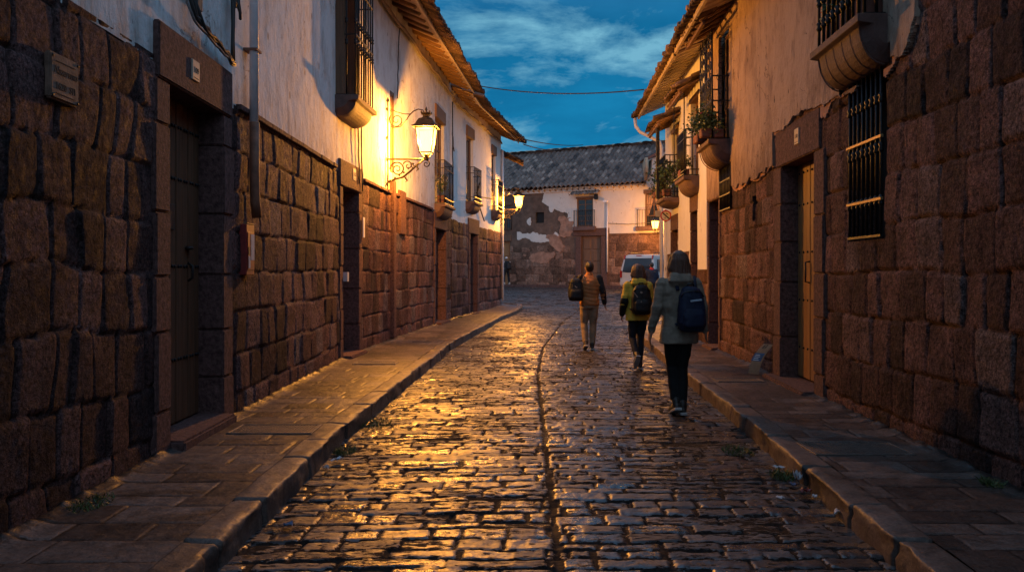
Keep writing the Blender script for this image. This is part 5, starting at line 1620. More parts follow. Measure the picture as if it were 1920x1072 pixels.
class Flesh(MB):
    """closed tubes that are fused into one continuous skin by a voxel remesh"""
    def limb(s, pts, rs, n=12):
        """capsule chain with rounded ends"""
        pts = [Vector(p) for p in pts]; rs = list(rs)
        d0 = (pts[0] - pts[1]).normalized(); d1 = (pts[-1] - pts[-2]).normalized()
        P = [pts[0] + d0 * rs[0] * .9, pts[0] + d0 * rs[0] * .6] + pts + [pts[-1] + d1 * rs[-1] * .6, pts[-1] + d1 * rs[-1] * .9]
        Rr = [rs[0] * .35, rs[0] * .78] + rs + [rs[-1] * .78, rs[-1] * .35]
        # denser, smooth
        Q, S = [], []
        for i in range(len(P) - 1):
            k = 3 if 1 < i < len(P) - 3 else 1
            for j in range(k):
                t = j / k; Q.append(P[i].lerp(P[i + 1], t)); S.append(Rr[i] + (Rr[i + 1] - Rr[i]) * (t * t * (3 - 2 * t)))
        Q.append(P[-1]); S.append(Rr[-1])
        return s.tube(Q, S, n)
    def trunk(s, rings, n=20, p=2.3):
        """rings: (x, y, z, rx, ry)"""
        vs, fs = [], []
        for (x, y, z, rx, ry) in rings: vs += sring((x, y, z), rx, ry, n, p)
        for i in range(len(rings) - 1):
            for j in range(n): fs.append((i * n + j, i * n + (j + 1) % n, (i + 1) * n + (j + 1) % n, (i + 1) * n + j))
        fs += [tuple(range(n))[::-1], tuple((len(rings) - 1) * n + j for j in range(n))]
        return s.add(vs, fs, True)
    def fuse(s, name, mat, parent, voxel, fold=None, smooth=4):
        me = bpy.data.meshes.new('tmp'); me.from_pydata(s.v, [], s.f)
        bm = bmesh.new(); bm.from_mesh(me); bmesh.ops.recalc_face_normals(bm, faces=bm.faces); bm.to_mesh(me); bm.free()
        o = put(bpy.data.objects.new('tmp', me))
        m = o.modifiers.new('r', 'REMESH'); m.mode = 'VOXEL'; m.voxel_size = voxel; m.adaptivity = 0
        k = o.modifiers.new('s', 'SMOOTH'); k.factor = .5; k.iterations = smooth
        dg = bpy.context.evaluated_depsgraph_get()
        out = bpy.data.meshes.new_from_object(o.evaluated_get(dg))
        bpy.data.objects.remove(o); bpy.data.meshes.remove(me)
        if fold:
            nv = len(out.vertices); co = np.empty(nv * 3, dtype=np.float32); out.vertices.foreach_get('co', co); co = co.reshape(-1, 3)
            no = np.empty(nv * 3, dtype=np.float32); out.vertices.foreach_get('normal', no); no = no.reshape(-1, 3)
            co = co + no * fold(co)[:, None]
            out.vertices.foreach_set('co', co.astype(np.float32).ravel())
        out.name = name
        out.polygons.foreach_set('use_smooth', [True] * len(out.polygons))
        out.materials.clear(); out.materials.append(mat); out.update()
        return put(bpy.data.objects.new(name, out), parent)

def hand(f, wrist, d, side, k=1.0, curl=.5):
    """palm, four fingers and a thumb; d = direction of the hand, side = towards the thumb"""
    w = Vector(wrist); d = Vector(d).normalized(); s = Vector(side); s = (s - d * s.dot(d)).normalized(); n = d.cross(s).normalized()
    for i in range(3):
        f.limb([w + s * (.022 - .022 * i) * k, w + d * .085 * k + s * (.028 - .028 * i) * k], [.017 * k, .015 * k], 8)
    for i in range(4):
        ln = (.075, .083, .078, .062)[i] * k; b = w + d * .085 * k + s * (.032 - .021 * i) * k
        c1 = b + d * ln * .45 + n * ln * .12 * curl; c2 = c1 + d * ln * .3 + n * ln * .3 * curl; c3 = c2 + d * ln * .2 + n * ln * .35 * curl
        f.limb([b, c1, c2, c3], [.0098 * k, .009 * k, .0082 * k, .007 * k], 7)
    b = w + d * .025 * k + s * .03 * k
    f.limb([b, b + d * .035 * k + s * .025 * k, b + d * .065 * k + s * .03 * k + n * .012 * k], [.013 * k, .011 * k, .009 * k], 7)

def add_head(f, h, hx=0, hy=.0):
    k = h / 1.7
    c = (hx, hy + .01 * k, 1.575 * k)
    f.trunk([(hx, hy - .005 * k, 1.38 * k, .05 * k, .052 * k), (hx, hy + .0, 1.44 * k, .051 * k, .053 * k), (hx, hy + .012 * k, 1.485 * k, .052 * k, .06 * k), (hx, hy + .02 * k, 1.50 * k, .05 * k, .065 * k)], 14, 2)
    f.blob(c, (.074 * k, .092 * k, .112 * k), 16, 12)
    f.blob((hx, hy + .045 * k, 1.505 * k), (.052 * k, .052 * k, .045 * k), 12, 8)          # jaw
    f.limb([(hx, hy + .095 * k, 1.59 * k), (hx, hy + .117 * k, 1.553 * k)], [.009 * k, .013 * k], 8)   # nose
    f.blob((hx, hy + .094 * k, 1.517 * k), (.022 * k, .010 * k, .008 * k), 8, 6)            # mouth
    for s in (-1, 1):
        f.blob((hx + s * .03 * k, hy + .088 * k, 1.583 * k), (.014 * k, .010 * k, .009 * k), 8, 6)      # eyes
        f.blob((hx + s * .03 * k, hy + .092 * k, 1.602 * k), (.022 * k, .012 * k, .007 * k), 8, 6)      # brows
        f.blob((hx + s * .077 * k, hy + .0, 1.57 * k), (.012 * k, .022 * k, .033 * k), 8, 8)            # ears

def fold_fn(seed, amp, sx=9, sz=14):
    return lambda c: (amp * fbm(c[:, 0] * sx + c[:, 1] * sx * .7, c[:, 2] * sz, seed, 4)).astype(np.float32)

def person(label, loc, rz, h, legs, arms, jacket, trousers, hair, shoe_mat='leather', hem=.80, voxel=.010, wide=1.0, long_hair=0.0,
           puffer=False, jacket_fold=.012, hood=None, sleeves=None, flare=1.0, cap=None, collar=0.0, lean=0.0, sole='rubber_white', tr_r=1.0):
    """legs: [(hip),(knee),(ankle)] per side; arms: [(shoulder),(elbow),(wrist)] per side; figure faces +y. All for 1.70 m."""
    k = h / 1.7
    S = lambda p: (p[0] * k, p[1] * k, p[2] * k)
    f = Flesh()
    f.trunk([(0, 0, .86 * k, .13 * k, .095 * k), (0, 0, 1.0 * k, .12 * k, .085 * k), (0, lean * .3, 1.2 * k, .15 * k, .095 * k), (0, lean * .5, 1.36 * k, .14 * k, .08 * k), (0, lean * .6, 1.43 * k, .06 * k, .055 * k)])
    for L in legs: f.limb([S(p) for p in L[:3]], [.075 * k, .05 * k, .036 * k])
    for L in legs: f.limb([S(L[2]), S((L[2][0], L[2][1] + .02, L[2][2] - .03)), S((L[2][0] * 1.05, L[2][1] + .12, max(.03, L[2][2] - .05 - L[3] if len(L) > 3 else L[2][2] - .05)))], [.034 * k, .034 * k, .026 * k])
    for si, A in zip((-1, 1), arms):
        f.limb([S(p) for p in A], [.045 * k, .037 * k, .026 * k])
        d = Vector(A[2]) - Vector(A[1])
        hand(f, S(A[2]), d, (0, 1, 0), k, .6)
    add_head(f, h, 0, lean)
    bodyo = f.fuse('person', M['skin'], None, voxel * .8, None, 2)
    tag(bodyo, label, 'person')
    # trousers
    t = Flesh()
    t.trunk([(0, 0, .80 * k, .15 * k * wide, .115 * k), (0, -.005, .90 * k, .165 * k * wide, .125 * k), (0, 0, 1.0 * k, .145 * k * wide, .105 * k)])
    for L in legs:
        hp, kn, an = (Vector(p) for p in L[:3])
        an2 = an + (kn - an).normalized() * .015
        t.limb([S(hp), S(hp.lerp(kn, .5)), S(kn), S(kn.lerp(an2, .45)), S(an2)], [.095 * k * tr_r, .084 * k * tr_r, .064 * k * tr_r, .061 * k * tr_r, .052 * k * tr_r], 14)
    t.fuse('trousers', M[trousers], bodyo, voxel, fold_fn(3, .009, 10, 16), 3)
    for L in legs:
        an = Vector(L[2]); pit = L[3] if len(L) > 3 else 0.0      # pitch of the foot: positive lifts the heel
        s = Flesh(); a = S(an)
        def fp(y, z): return (a[0] + (.012 * k * y / .2) * (1 if an.x > 0 else -1), a[1] + y * k * math.cos(pit) + z * k * math.sin(pit), a[2] + z * k * math.cos(pit) - y * k * math.sin(pit))
        s.limb([fp(-.02, .02), fp(-.02, -.03)], [.045 * k, .044 * k])
        s.limb([fp(-.035, -.048), fp(.05, -.042), fp(.13, -.052), fp(.175, -.058)], [.040 * k, .043 * k, .040 * k, .028 * k])
        so = s.fuse('shoe', M[shoe_mat], bodyo, voxel * .8, None, 2)
        q = MB()
        vs = [fp(y, z) for z in (-.098, -.074) for y in (-.075, .20)]
        for dx in (-.042 * k, .042 * k):
            pass
        b0 = [fp(-.075, -.096), fp(.06, -.094), fp(.195, -.088)]; b1 = [fp(-.075, -.066), fp(.06, -.066), fp(.20, -.066)]
        w = (.036 * k, .044 * k, .024 * k); vv = []
        for (p0, p1, ww) in zip(b0, b1, w): vv += [(p0[0] - ww, p0[1], p0[2]), (p0[0] + ww, p0[1], p0[2]), (p1[0] + ww, p1[1], p1[2]), (p1[0] - ww, p1[1], p1[2])]
        ff = [(i * 4 + j, i * 4 + (j + 1) % 4, i * 4 + 4 + (j + 1) % 4, i * 4 + 4 + j) for i in range(2) for j in range(4)] + [(0, 1, 2, 3), (11, 10, 9, 8)]
        q.add(vv, ff); q.build('sole', M[sole], so, bevel=.006)
    # jacket
    j = Flesh()
    wj = wide
    j.trunk([(0, -.005, hem * k, .178 * k * wj * flare, .135 * k * flare), (0, -.005, (hem + .1) * k, .176 * k * wj * flare, .135 * k), (0, 0, 1.02 * k, .162 * k * wj, .125 * k), (0, lean * .3, 1.16 * k, .178 * k * wj, .128 * k),
             (0, lean * .5 - .005, 1.28 * k, .188 * k * wj, .125 * k), (0, lean * .55 - .005, 1.36 * k, .172 * k * wj, .105 * k), (0, lean * .6, 1.405 * k, .125 * k * wj, .085 * k), (0, lean * .65, 1.445 * k, .075 * k, .07 * k), (0, lean * .7, (1.465 + collar) * k, .066 * k, .066 * k)], 24)
    for A in arms:
        sh, el, wr_ = (Vector(p) for p in A)
        j.limb([S(sh), S(sh.lerp(el, .5)), S(el), S(el.lerp(wr_, .5)), S(wr_)], [.072 * k, .066 * k, .057 * k, .052 * k, .043 * k], 14)
    if hood: j.trunk([(0, -.085 * k, 1.33 * k, .11 * k, .05 * k), (0, -.10 * k, 1.39 * k, .135 * k, .075 * k), (0, -.075 * k, 1.45 * k, .12 * k, .08 * k), (0, -.05 * k, 1.485 * k, .085 * k, .06 * k)], 18)
    base = fold_fn(8, jacket_fold)
    if puffer:
        fo = lambda c: (base(c) + .0055 * np.abs(np.sin(c[:, 2] / k * PI / .072 + .8 * np.sin(c[:, 0] * 14))) - .003).astype(np.float32)
    else:
        fo = base
    j.fuse('jacket', M[jacket], bodyo, voxel, fo, 3)
    if sleeves:                                                  # sleeves in another cloth (parts of their own)
        for A, mm in zip(arms, sleeves):
            if not mm: continue
            sh, el, wr_ = (Vector(p) for p in A); z = Flesh()
            if mm[1]: z.limb([S(sh), S(sh.lerp(el, .5)), S(el), S(el.lerp(wr_, .5)), S(wr_)], [.078 * k, .072 * k, .063 * k, .058 * k, .049 * k], 14)
            else: z.limb([S(el.lerp(sh, .05)), S(el.lerp(wr_, .5)), S(wr_)], [.068 * k, .062 * k, .054 * k], 14)
            z.fuse('sleeve', M[mm[0]], bodyo, voxel, fold_fn(18, .008), 2)
    # hair
    hh = Flesh(); hy = lean
    if cap:
        hh.blob((0, hy + .005 * k, 1.615 * k), (.084 * k, .103 * k, .088 * k), 16, 10); hh.trunk([(0, hy + .11 * k, 1.615 * k, .06 * k, .05 * k), (0, hy + .11 * k, 1.628 * k, .06 * k, .05 * k)], 14, 2)
        hh.fuse('cap', M[cap], bodyo, voxel, None, 2)
        hh = Flesh(); hh.blob((0, hy - .025 * k, 1.56 * k), (.078 * k, .078 * k, .06 * k), 14, 10)
        hh.fuse('hair', M[hair], bodyo, voxel, None, 2)
    else:
        hh.blob((0, hy - .012 * k, 1.605 * k), (.085 * k, .100 * k, .098 * k), 18, 12)
        hh.blob((0, hy - .034 * k, (1.545 if long_hair > 0 else 1.565) * k), ((.083 if long_hair > 0 else .074) * k, (.080 if long_hair > 0 else .066) * k, (.085 if long_hair > 0 else .066) * k), 16, 10)
        if long_hair > 0:
            zb = 1.50 - long_hair
            hh.trunk([(0, hy - .045 * k, 1.60 * k, .088 * k, .075 * k), (.0, hy - .06 * k, 1.50 * k, .088 * k, .062 * k), (.004, hy - .085 * k, (zb + .05) * k, .092 * k, .05 * k), (.0, hy - .09 * k, zb * k, .085 * k, .035 * k)], 16, 2.2)
        if long_hair > 0:                                        # loose locks from the crown to the shoulders
            rl = random.Random(int(h * 1000))
            for i in range(34):
                a = PI * (.92 + 1.16 * rl.random()) if i % 4 else PI * rl.choice((.86, 2.14))
                ca, sa = math.cos(a), math.sin(a); q = rl.uniform(.98, 1.12)
                ze = 1.50 - long_hair * rl.uniform(.35, 1.25); out_ = rl.uniform(1.0, 1.28)
                hh.limb([(.02 * ca * k, (hy - .01 + .02 * sa * k), 1.695 * k), (.066 * ca * q * k, hy - .012 + .075 * sa * q * k, 1.665 * k), (.088 * ca * q * k, hy - .015 * k + .098 * sa * q * k, 1.60 * k),
                         (.088 * ca * q * out_ * k, hy - .03 * k + .088 * sa * q * k, 1.52 * k), (.084 * ca * out_ * k + rl.uniform(-.015, .015), hy - .05 * k + .085 * sa * k, ze * k)], [.010, .014, .015, .013, .006], 6)
        hh.fuse('hair', M[hair], bodyo, voxel * .7, fold_fn(5, .010, 34, 5), 2)
    bodyo.location = loc; bodyo.rotation_euler = (0, 0, rz)
    return bodyo

def backpack(label, loc, rz, k, c, size, mat, straps=True, strip=None, tilt=0.0, patch=None, hang=None, name='backpack', chest=.10):
    """soft pack in the wearer's frame, centre c, full size (w, d, h)"""
    t = thing(name, label, 'backpack' if name == 'backpack' else 'bag', loc, rz)
    w, d, h = size; x, y, z = c
    f = Flesh()
    f.trunk([(x, y, z - h * .5, w * .30, d * .30), (x, y, z - h * .46, w * .44, d * .44), (x, y - .01, z - h * .3, w * .5, d * .5), (x, y, z + h * .05, w * .49, d * .47), (x, y + .01, z + h * .3, w * .42, d * .40), (x, y + .02, z + h * .45, w * .30, d * .30), (x, y + .03, z + h * .5, w * .16, d * .18)], 22, 3.0)
    f.fuse('pack_body', M[mat], t, .011, fold_fn(23, .010, 12, 12), 2)
    p = Flesh(); p.trunk([(x, y - d * .50, z - h * .40, w * .30, d * .14), (x, y - d * .52, z - h * .34, w * .39, d * .19), (x, y - d * .50, z - h * .1, w * .38, d * .17), (x, y - d * .46, z + h * .02, w * .30, d * .10)], 18, 3.0)
    p.fuse('pocket', M[mat], t, .010, fold_fn(24, .006, 14, 14), 2)
    b = MB(); b.tube([(x - w * .42, y - d * .2, z + h * .28), (x - w * .3, y - d * .3, z + h * .38), (x, y - d * .34, z + h * .41), (x + w * .3, y - d * .3, z + h * .38), (x + w * .42, y - d * .2, z + h * .28)], .006, 6)
    b.tube([(x - .035, y + d * .2, z + h * .47), (x - .03, y + d * .1, z + h * .56), (x + .03, y + d * .1, z + h * .56), (x + .035, y + d * .2, z + h * .47)], .009, 6)
    b.build('zip_and_handle', M['car_black'], t)
    if strip:
        b = MB(); b.boxat((x + .02, y - d * .545, z + h * .20), (w * .42, .008, .020), (0, -.12, 0)); b.build('strip', M[strip], t, bevel=.003)
    if patch:
        b = MB()
        for (px, pz, a, ww, hh) in patch: b.boxat((x + px * w, y - d * .60, z + pz * h), (ww, .01, hh), (0, a, 0))
        b.build('patch', M['tile_sign'], t, bevel=.003)
    if straps:
        for s in (-1, 1):
            q = MB(); sx = x * .6 + s * .10 * k
            q.tube([(sx * .9, y + d * .3, z + h * .42), (sx * 1.05, -.045 * k, 1.435 * k), (sx * 1.1, .035 * k, 1.43 * k), (sx * 1.12, chest * k + .02, 1.33 * k), (sx * 1.2, chest * k + .045, 1.18 * k), (sx * 1.75, .05 * k, 1.03 * k), (x + s * w * .42, y + d * .35, z - h * .36)], .020, 8, flat=.4)
            q.build('strap', M[mat], t)
    if hang:
        q = MB(); q.tube(hang, .018, 8, flat=.4); q.build('strap', M[mat], t)
    return t

# the nearest walker, right of the middle
y1 = 8.22; P1 = ((1272 - 960) / F * y1, y1, -.005)
person('person in a long sage hooded coat and black trousers walking away, nearest to the camera', P1, R(4), 1.73,
       [[(-.075, 0, .88), (-.045, .10, .49), (-.03, .0, .12, ), .55][0:3] + [.35], [(.075, 0, .88), (.055, .05, .47), (.035, -.02, .095)]],
       [[(-.175, -.01, 1.36), (-.235, -.03, 1.10), (-.275, .04, .87)], [(.175, -.01, 1.36), (.25, -.02, 1.10), (.295, .05, .87)]],
       'sage_coat', 'black_cloth', 'hair_brown', hem=.74, wide=1.06, long_hair=.10, hood=True, jacket_fold=.016, flare=1.06, voxel=.010, tr_r=.92)
backpack('navy backpack with a pale strip worn by the nearest walker in the sage coat', P1, R(4), 1.73 / 1.7, (.075, -.215, 1.12), (.29, .18, .47), 'pack_navy', strip='strip')
# woman in yellow
y2 = 12.05; P2 = ((1196 - 960) / F * y2, y2, -.005)
person('person in an olive yellow jacket and dark jeans, one foot lifted mid stride', P2, R(3), 1.63,
       [[(-.08, 0, .88), (-.085, .02, .49), (-.075, -.26, .24), .95], [(.08, 0, .88), (.055, .05, .48), (.03, .0, .095)]],
       [[(-.17, -.01, 1.36), (-.235, -.06, 1.10), (-.245, .06, .90)], [(.17, -.01, 1.36), (.215, .04, 1.12), (.16, .20, 1.02)]],
       'yellow_coat', 'denim', 'hair_brown', hem=.79, wide=1.08, long_hair=.04, hood=True, jacket_fold=.015, flare=1.06, sleeves=[('black_cloth', False), None], voxel=.011, shoe_mat='leather', tr_r=.9)
backpack('black backpack with small pale patches worn by the walker in the yellow jacket', P2, R(3), 1.63 / 1.7, (.01, -.20, 1.08), (.31, .19, .46), 'pack_black', patch=[(-.08, .25, .5, .035, .03), (-.12, -.08, -.7, .05, .02), (-.36, .18, .9, .10, .012)], strip=None)
# man in the brown puffer jacket
y3 = 15.0; P3 = ((1105 - 960) / F * y3, y3, -.005)
person('person in a brown quilted jacket and khaki trousers walking up the middle of the street', P3, R(-2), 1.71,
       [[(-.085, 0, .90), (-.095, .05, .50), (-.075, -.07, .14), .45], [(.085, 0, .90), (.075, .04, .49), (.055, .02, .095)]],
       [[(-.18, -.01, 1.37), (-.23, .02, 1.12), (-.17, .16, 1.14)], [(.18, -.01, 1.37), (.255, -.03, 1.12), (.295, .05, .90)]],
       'brown_puffer', 'khaki', 'hair_black', hem=.86, wide=1.08, puffer=True, jacket_fold=.008, collar=.02, voxel=.011, tr_r=1.08, sleeves=[('dark_cloth', True), ('dark_cloth', True)])
backpack('dark slouchy bag hung on the left shoulder of the walker in the brown jacket', P3, R(-2), 1.71 / 1.7, (-.27, -.16, 1.17), (.30, .20, .44), 'pack_black', straps=False, name='shoulder_bag',
         patch=[(.0, .12, .6, .06, .012)], hang=[(-.25, -.12, 1.36), (-.15, -.07, 1.46), (-.13, .06, 1.44), (-.17, .13, 1.25), (-.22, .02, 1.0)])
# person by the van
y5 = 32.0; P5 = ((1222 - 960) / F * y5, y5, float(gz(32.0)) - .0)
person('person in a navy jacket and red scarf walking past the back of the white van', P5, R(0), 1.72,
       [[(-.085, 0, .90), (-.08, .06, .50), (-.07, -.04, .12), .3], [(.085, 0, .90), (.08, .03, .49), (.07, .05, .095)]],
       [[(-.18, -.01, 1.37), (-.24, -.02, 1.12), (-.26, .05, .90)], [(.18, -.01, 1.37), (.24, -.03, 1.12), (.27, .04, .90)]],
       'navy', 'dark_cloth', 'hair_black', hem=.84, wide=1.12, voxel=.018, collar=0.0, hood=None)
q = Flesh(); q.trunk([(0, .0, 1.40, .105, .10), (0, .0, 1.45, .098, .095), (0, .0, 1.50, .085, .085)], 16)
sc5 = q.fuse('scarf', M['red_cloth'], bpy.data.objects['person.003'] if 'person.003' in bpy.data.objects else None, .018, fold_fn(2, .012), 1)
# man by the far left door
a4 = .50; P4 = tuple(np.array(TF(a4, .62, .745)))
person('person in a white cap and pale sleeves standing by the far left door', P4, R(18), 1.68,
       [[(-.09, 0, .90), (-.12, .03, .49), (-.13, .0, .095)], [(.09, 0, .90), (.14, .04, .49), (.19, .0, .095)]],
       [[(-.18, -.01, 1.37), (-.25, .0, 1.12), (-.22, .12, .95)], [(.18, -.01, 1.37), (.235, .02, 1.12), (.2, .15, .98)]],
       'dark_cloth', 'denim', 'hair_black', hem=.86, wide=1.1, voxel=.02, cap='white_cloth', sleeves=[('pale_cloth', True), ('pale_cloth', True)], shoe_mat='rubber_white')
backpack('dark backpack worn by the person in the white cap far left', P4, R(18), 1.0, (.08, -.20, 1.14), (.30, .20, .46), 'dark_cloth')
# ------------------------------------------------------------------ the van
def make_van():
    rz = R(-29); y = 36.9; x = (1194 - 960) / F * y
    t = thing('parked_van', 'white high-roofed van parked at the far right, seen from behind', 'van', (x, y, float(gz(y + .6)) - .01), rz)
    # stations along the side profile (rear at y=0), half width at belt .86
    def half(z):
        if z < .95: return .87 - .05 * max(0, (.45 - z)) / .45
        return .87 - .16 * ((z - .95) / .95) ** 1.3
    prof_rear = [(.10, .30), (.02, .42), (.0, .62), (.02, .98), (.10, 1.30), (.22, 1.66), (.32, 1.80), (.55, 1.86)]
    prof_top = [(1.6, 1.89), (2.7, 1.86), (3.05, 1.78), (3.55, 1.25), (3.7, 1.10), (4.35, .98), (4.55, .85), (4.6, .6), (4.55, .32)]
    P = prof_rear + prof_top
    n = len(P); b = MB()
    vs = []; cols = (-1, -.9, -.5, 0, .5, .9, 1)
    for (yy, z) in P:
        for c in cols:
            hw = half(z); k = abs(c)
            vs.append((c * hw, yy + (.06 if k == 1 and yy < .6 else 0) - (.05 if k == 1 and yy > 4.3 else 0), z - (.05 if k == 1 and z > 1.7 else 0)))
    m = len(cols); fs = []
    for i in range(n - 1):
        for j in range(m - 1): fs.append((i * m + j, i * m + j + 1, (i + 1) * m + j + 1, (i + 1) * m + j))
    # sides: fan between rear and top profiles
    for j in (0, m - 1):
        ring = [i * m + j for i in range(n)]
        fs.append(tuple(ring if j == 0 else ring[::-1]))
    fs.append(tuple([(n - 1) * m + j for j in range(m)] + [j for j in range(m)][::-1]))
    b.add(vs, fs)
    bo = b.build('body', M['car_white'], t, bevel=.025, seg=2)
    w = MB(); w.add([(-.70, .085, 1.30), (.70, .085, 1.30), (.66, .235, 1.68), (-.66, .235, 1.68), (-.74, .06, 1.02), (-.5, .055, .99), (.5, .055, .99), (.74, .06, 1.02)], [(0, 1, 2, 3), (0, 4, 5, 6, 7, 1)])
    for v in range(len(w.v)):
        q = w.v[v]; w.v[v] = (q[0], float(np.interp(q[2], [a_[1] for a_ in prof_rear], [a_[0] for a_ in prof_rear])) - (.014 if v < 8 else .013), q[2])
    w.build('rear_window', M['glass_dark'], t)
    for s in (-1, 1):
        for (y0, y1, k) in ((.62, 1.45, 0), (1.53, 2.3, 1), (2.38, 3.0, 2)):
            g = MB(); z0, z1 = 1.06, 1.62
            xs = lambda z: s * (half(z) + .008)
            yb = y0 + (.0 if k else -.05)
            g.add([(xs(z0), y0, z0), (xs(z0), y1 + (.25 if k == 2 else 0), z0), (xs(z1), y1, z1), (xs(z1), y0 + (.12 if k == 0 else 0), z1),
                   (xs(z0) - s * .03, y0, z0), (xs(z0) - s * .03, y1, z0), (xs(z1) - s * .03, y1, z1), (xs(z1) - s * .03, y0 + (.12 if k == 0 else 0), z1)],
                  [(0, 1, 2, 3), (7, 6, 5, 4), (0, 4, 5, 1), (1, 5, 6, 2), (2, 6, 7, 3), (3, 7, 4, 0)])
            g.build('side_window', M['glass_dark'], t)
        l = MB(); l.box(s * .80 - .05, s * .80 + .05, -.03, .12, .74, 1.08); l.build('tail_light', M['tail_red'], t, bevel=.02, seg=2)
        l = MB(); l.boxat((s * .70, .27, 1.72), (.06, .10, .22), (-.35, 0, 0)); l.build('high_tail_light', M['tail_red'], t, bevel=.02)
        r = MB(); r.tube([(s * .62, .6, 1.88), (s * .62, .75, 1.95), (s * .62, 2.5, 1.95), (s * .62, 2.65, 1.87)], .018, 6); r.build('roof_rail', M['car_black'], t)
        mr = MB(); mr.boxat((s * 1.0, 3.2, 1.12), (.2, .1, .15)); mr.build('mirror', M['car_black'], t, bevel=.03, seg=2)
        for yy in (.85, 3.75):
            wh = thing_part = MB()
            prof = [(.20, -.105), (.31, -.10), (.335, -.07), (.335, .07), (.31, .10), (.20, .105)]
            vs, fs = [], []; N = 20
            for (rr, xx) in prof:
                for j in range(N):
                    a = 2 * PI * j / N; vs.append((s * .80 + xx, yy + rr * math.cos(a), .335 + rr * math.sin(a)))
            for i in range(len(prof) - 1):
                for j in range(N): fs.append((i * N + j, i * N + (j + 1) % N, (i + 1) * N + (j + 1) % N, (i + 1) * N + j))
            wh.add(vs, fs, True); wo = wh.build('wheel', M['tyre'], t)
            rm = MB()
            for k in range(5): rm.boxat((s * .885, yy, .335), (.03, .38, .05), (2 * PI * k / 5, 0, 0))
            vs = [(s * .87, yy + .205 * math.cos(2 * PI * j / N), .335 + .205 * math.sin(2 * PI * j / N)) for j in range(N)]
            rm.add(vs, [tuple(range(N))]); rm.build('rim', M['rim'], wo)
    bp = MB(); bp.box(-.84, .84, -.09, .10, .36, .60); bp.build('bumper', M['car_white'], t, bevel=.04, seg=2)
    np_ = MB(); np_.box(-.22, .22, -.03, .0, .70, .82); np_.build('number_plate', M['sign_white'], t, bevel=.004)
    hd = MB(); hd.box(-.16, .16, -.028, .01, .90, .935); hd.build('handle', M['car_black'], t, bevel=.008)
    bl = MB(); bl.boxat((0, .30, 1.805), (.26, .05, .03)); bl.build('brake_light', M['tail_red'], t)
    wp = MB(); wp.tube([(.05, .055, 1.12), (.45, .07, 1.22)], .009, 5); wp.build('wiper', M['car_black'], t)
    return t
make_van()

# ------------------------------------------------------------------ sky
W = bpy.data.worlds.new('World'); SC.world = W; W.use_nodes = True
n = W.node_tree.nodes; l = W.node_tree.links; n.clear()
def N_(t, **k):
    q = n.new(t)
    for a, v in k.items(): setattr(q, a, v)
    return q
def rampn(fac, stops):
    r = N_('ShaderNodeValToRGB'); e = r.color_ramp.elements
    while len(e) < len(stops): e.new(.5)
    for i, (p, c) in enumerate(stops):
        e[i].position = p; e[i].color = (*c, 1) if isinstance(c, tuple) else (c, c, c, 1)
    l.new(fac, r.inputs['Fac']); return r.outputs['Color']
def mth(op, a, b=None, c=None):
    m = N_('ShaderNodeMath', operation=op)
    for i, v in enumerate((a, b, c)):
        if v is None: continue
        if hasattr(v, 'node'): l.new(v, m.inputs[i])
        else: m.inputs[i].default_value = v
    return m.outputs[0]
tc = N_('ShaderNodeTexCoord'); sp = N_('ShaderNodeSeparateXYZ'); l.new(tc.outputs['Generated'], sp.inputs[0])
sky = N_('ShaderNodeTexSky', sky_type='NISHITA'); sky.sun_disc = False; sky.sun_elevation = R(-2.5); sky.sun_rotation = R(200); sky.altitude = 3400
# after-sunset blue: deep and clear ahead, paler overhead and behind the camera where the last light is
grad = rampn(sp.outputs['Z'], [(0.0, (.004, .20, .40)), (.16, (.003, .17, .37)), (.30, (.003, .135, .31)), (.55, (.08, .32, .66)), (1.0, (.36, .60, 1.02))])
back = rampn(mth('MULTIPLY_ADD', sp.outputs['Y'], -.5, .5), [(.35, 0.0), (1.0, 1.0)])
mx = N_('ShaderNodeMix', data_type='RGBA'); l.new(back, mx.inputs[0]); l.new(grad, mx.inputs[6]); mx.inputs[7].default_value = (.50, .68, 1.0, 1)
add = N_('ShaderNodeMix', data_type='RGBA', blend_type='ADD'); add.inputs[0].default_value = .02; l.new(mx.outputs[2], add.inputs[6]); l.new(sky.outputs[0], add.inputs[7])
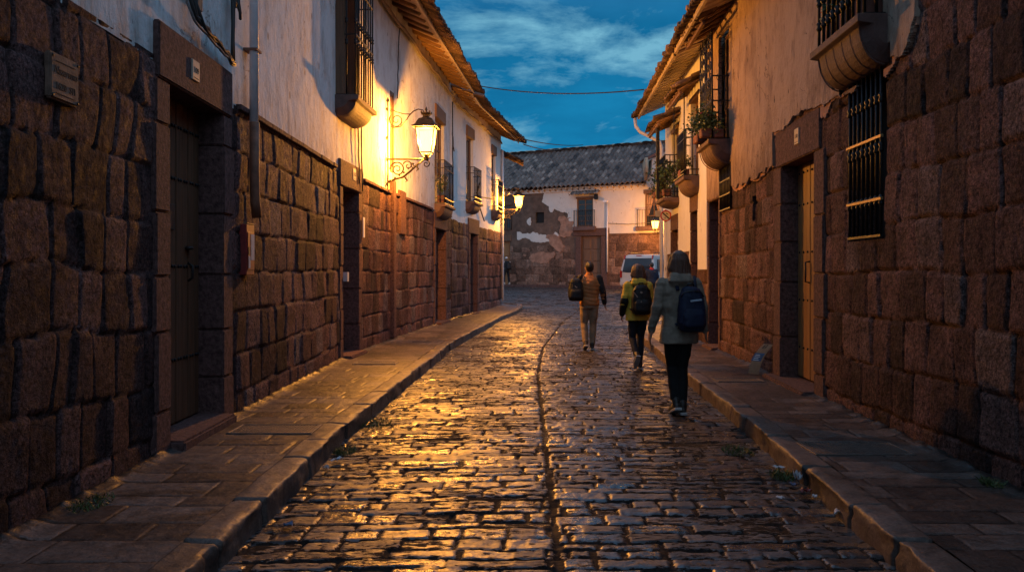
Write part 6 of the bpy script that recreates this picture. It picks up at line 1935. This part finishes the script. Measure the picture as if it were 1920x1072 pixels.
# clouds on a plane above
den = mth('ADD', sp.outputs['Z'], .16)
cb = N_('ShaderNodeCombineXYZ'); l.new(mth('DIVIDE', sp.outputs['X'], den), cb.inputs[0]); l.new(mth('DIVIDE', sp.outputs['Y'], den), cb.inputs[1])
mp = N_('ShaderNodeMapping'); mp.inputs['Location'].default_value = (2.3, 1.15, 0); mp.inputs['Scale'].default_value = (1.0, 1.0, 1); l.new(cb.outputs[0], mp.inputs['Vector'])
no = N_('ShaderNodeTexNoise'); no.inputs['Scale'].default_value = 1.7; no.inputs['Detail'].default_value = 9; no.inputs['Roughness'].default_value = .63; no.inputs['Distortion'].default_value = .35; l.new(mp.outputs[0], no.inputs['Vector'])
mask = rampn(no.outputs['Fac'], [(.475, 0.0), (.55, .45), (.63, 1.0)])
cl = N_('ShaderNodeMix', data_type='RGBA'); l.new(mth('MULTIPLY', mask, .85), cl.inputs[0]); dk = N_('ShaderNodeMix', data_type='RGBA', blend_type='MULTIPLY'); dk.inputs[0].default_value = 1.0; l.new(add.outputs[2], dk.inputs[6])
n2_ = N_('ShaderNodeTexNoise'); n2_.inputs['Scale'].default_value = 1.1; n2_.inputs['Detail'].default_value = 7; n2_.inputs['Roughness'].default_value = .6; l.new(cb.outputs[0], n2_.inputs['Vector'])
l.new(rampn(n2_.outputs['Fac'], [(.35, (.72, .80, .84)), (.62, (1.4, 1.32, 1.24))]), dk.inputs[7]); l.new(dk.outputs[2], cl.inputs[6]); cl.inputs[7].default_value = (.20, .50, .66, 1)
bg = N_('ShaderNodeBackground'); bg.inputs['Strength'].default_value = 1.0; l.new(cl.outputs[2], bg.inputs['Color'])
ow = N_('ShaderNodeOutputWorld'); l.new(bg.outputs[0], ow.inputs['Surface'])

# ------------------------------------------------------------------ camera and render
cd = bpy.data.cameras.new('camera'); cam = put(bpy.data.objects.new('camera', cd))
cam.location = (0, 0, 1.5); cam.rotation_euler = (R(90), 0, 0)
cd.sensor_fit = 'HORIZONTAL'; cd.sensor_width = 36; cd.lens = 36 * F / 1920; cd.shift_y = -26 / 1920
cd.clip_start = .05; cd.clip_end = 2000
SC.camera = cam
SC.view_settings.view_transform = 'Standard'; SC.view_settings.look = 'None'
SC.view_settings.exposure = 0.0; SC.view_settings.gamma = 1.0
cy = SC.cycles
cy.use_denoising = True; cy.denoiser = 'OPENIMAGEDENOISE'; cy.denoising_input_passes = 'RGB_ALBEDO_NORMAL'; cy.denoising_prefilter = 'ACCURATE'
cy.max_bounces = 5; cy.diffuse_bounces = 3; cy.glossy_bounces = 3; cy.transparent_max_bounces = 8; cy.transmission_bounces = 2
cy.sample_clamp_indirect = 4; cy.sample_clamp_direct = 0
cy.caustics_reflective = False; cy.caustics_refractive = False
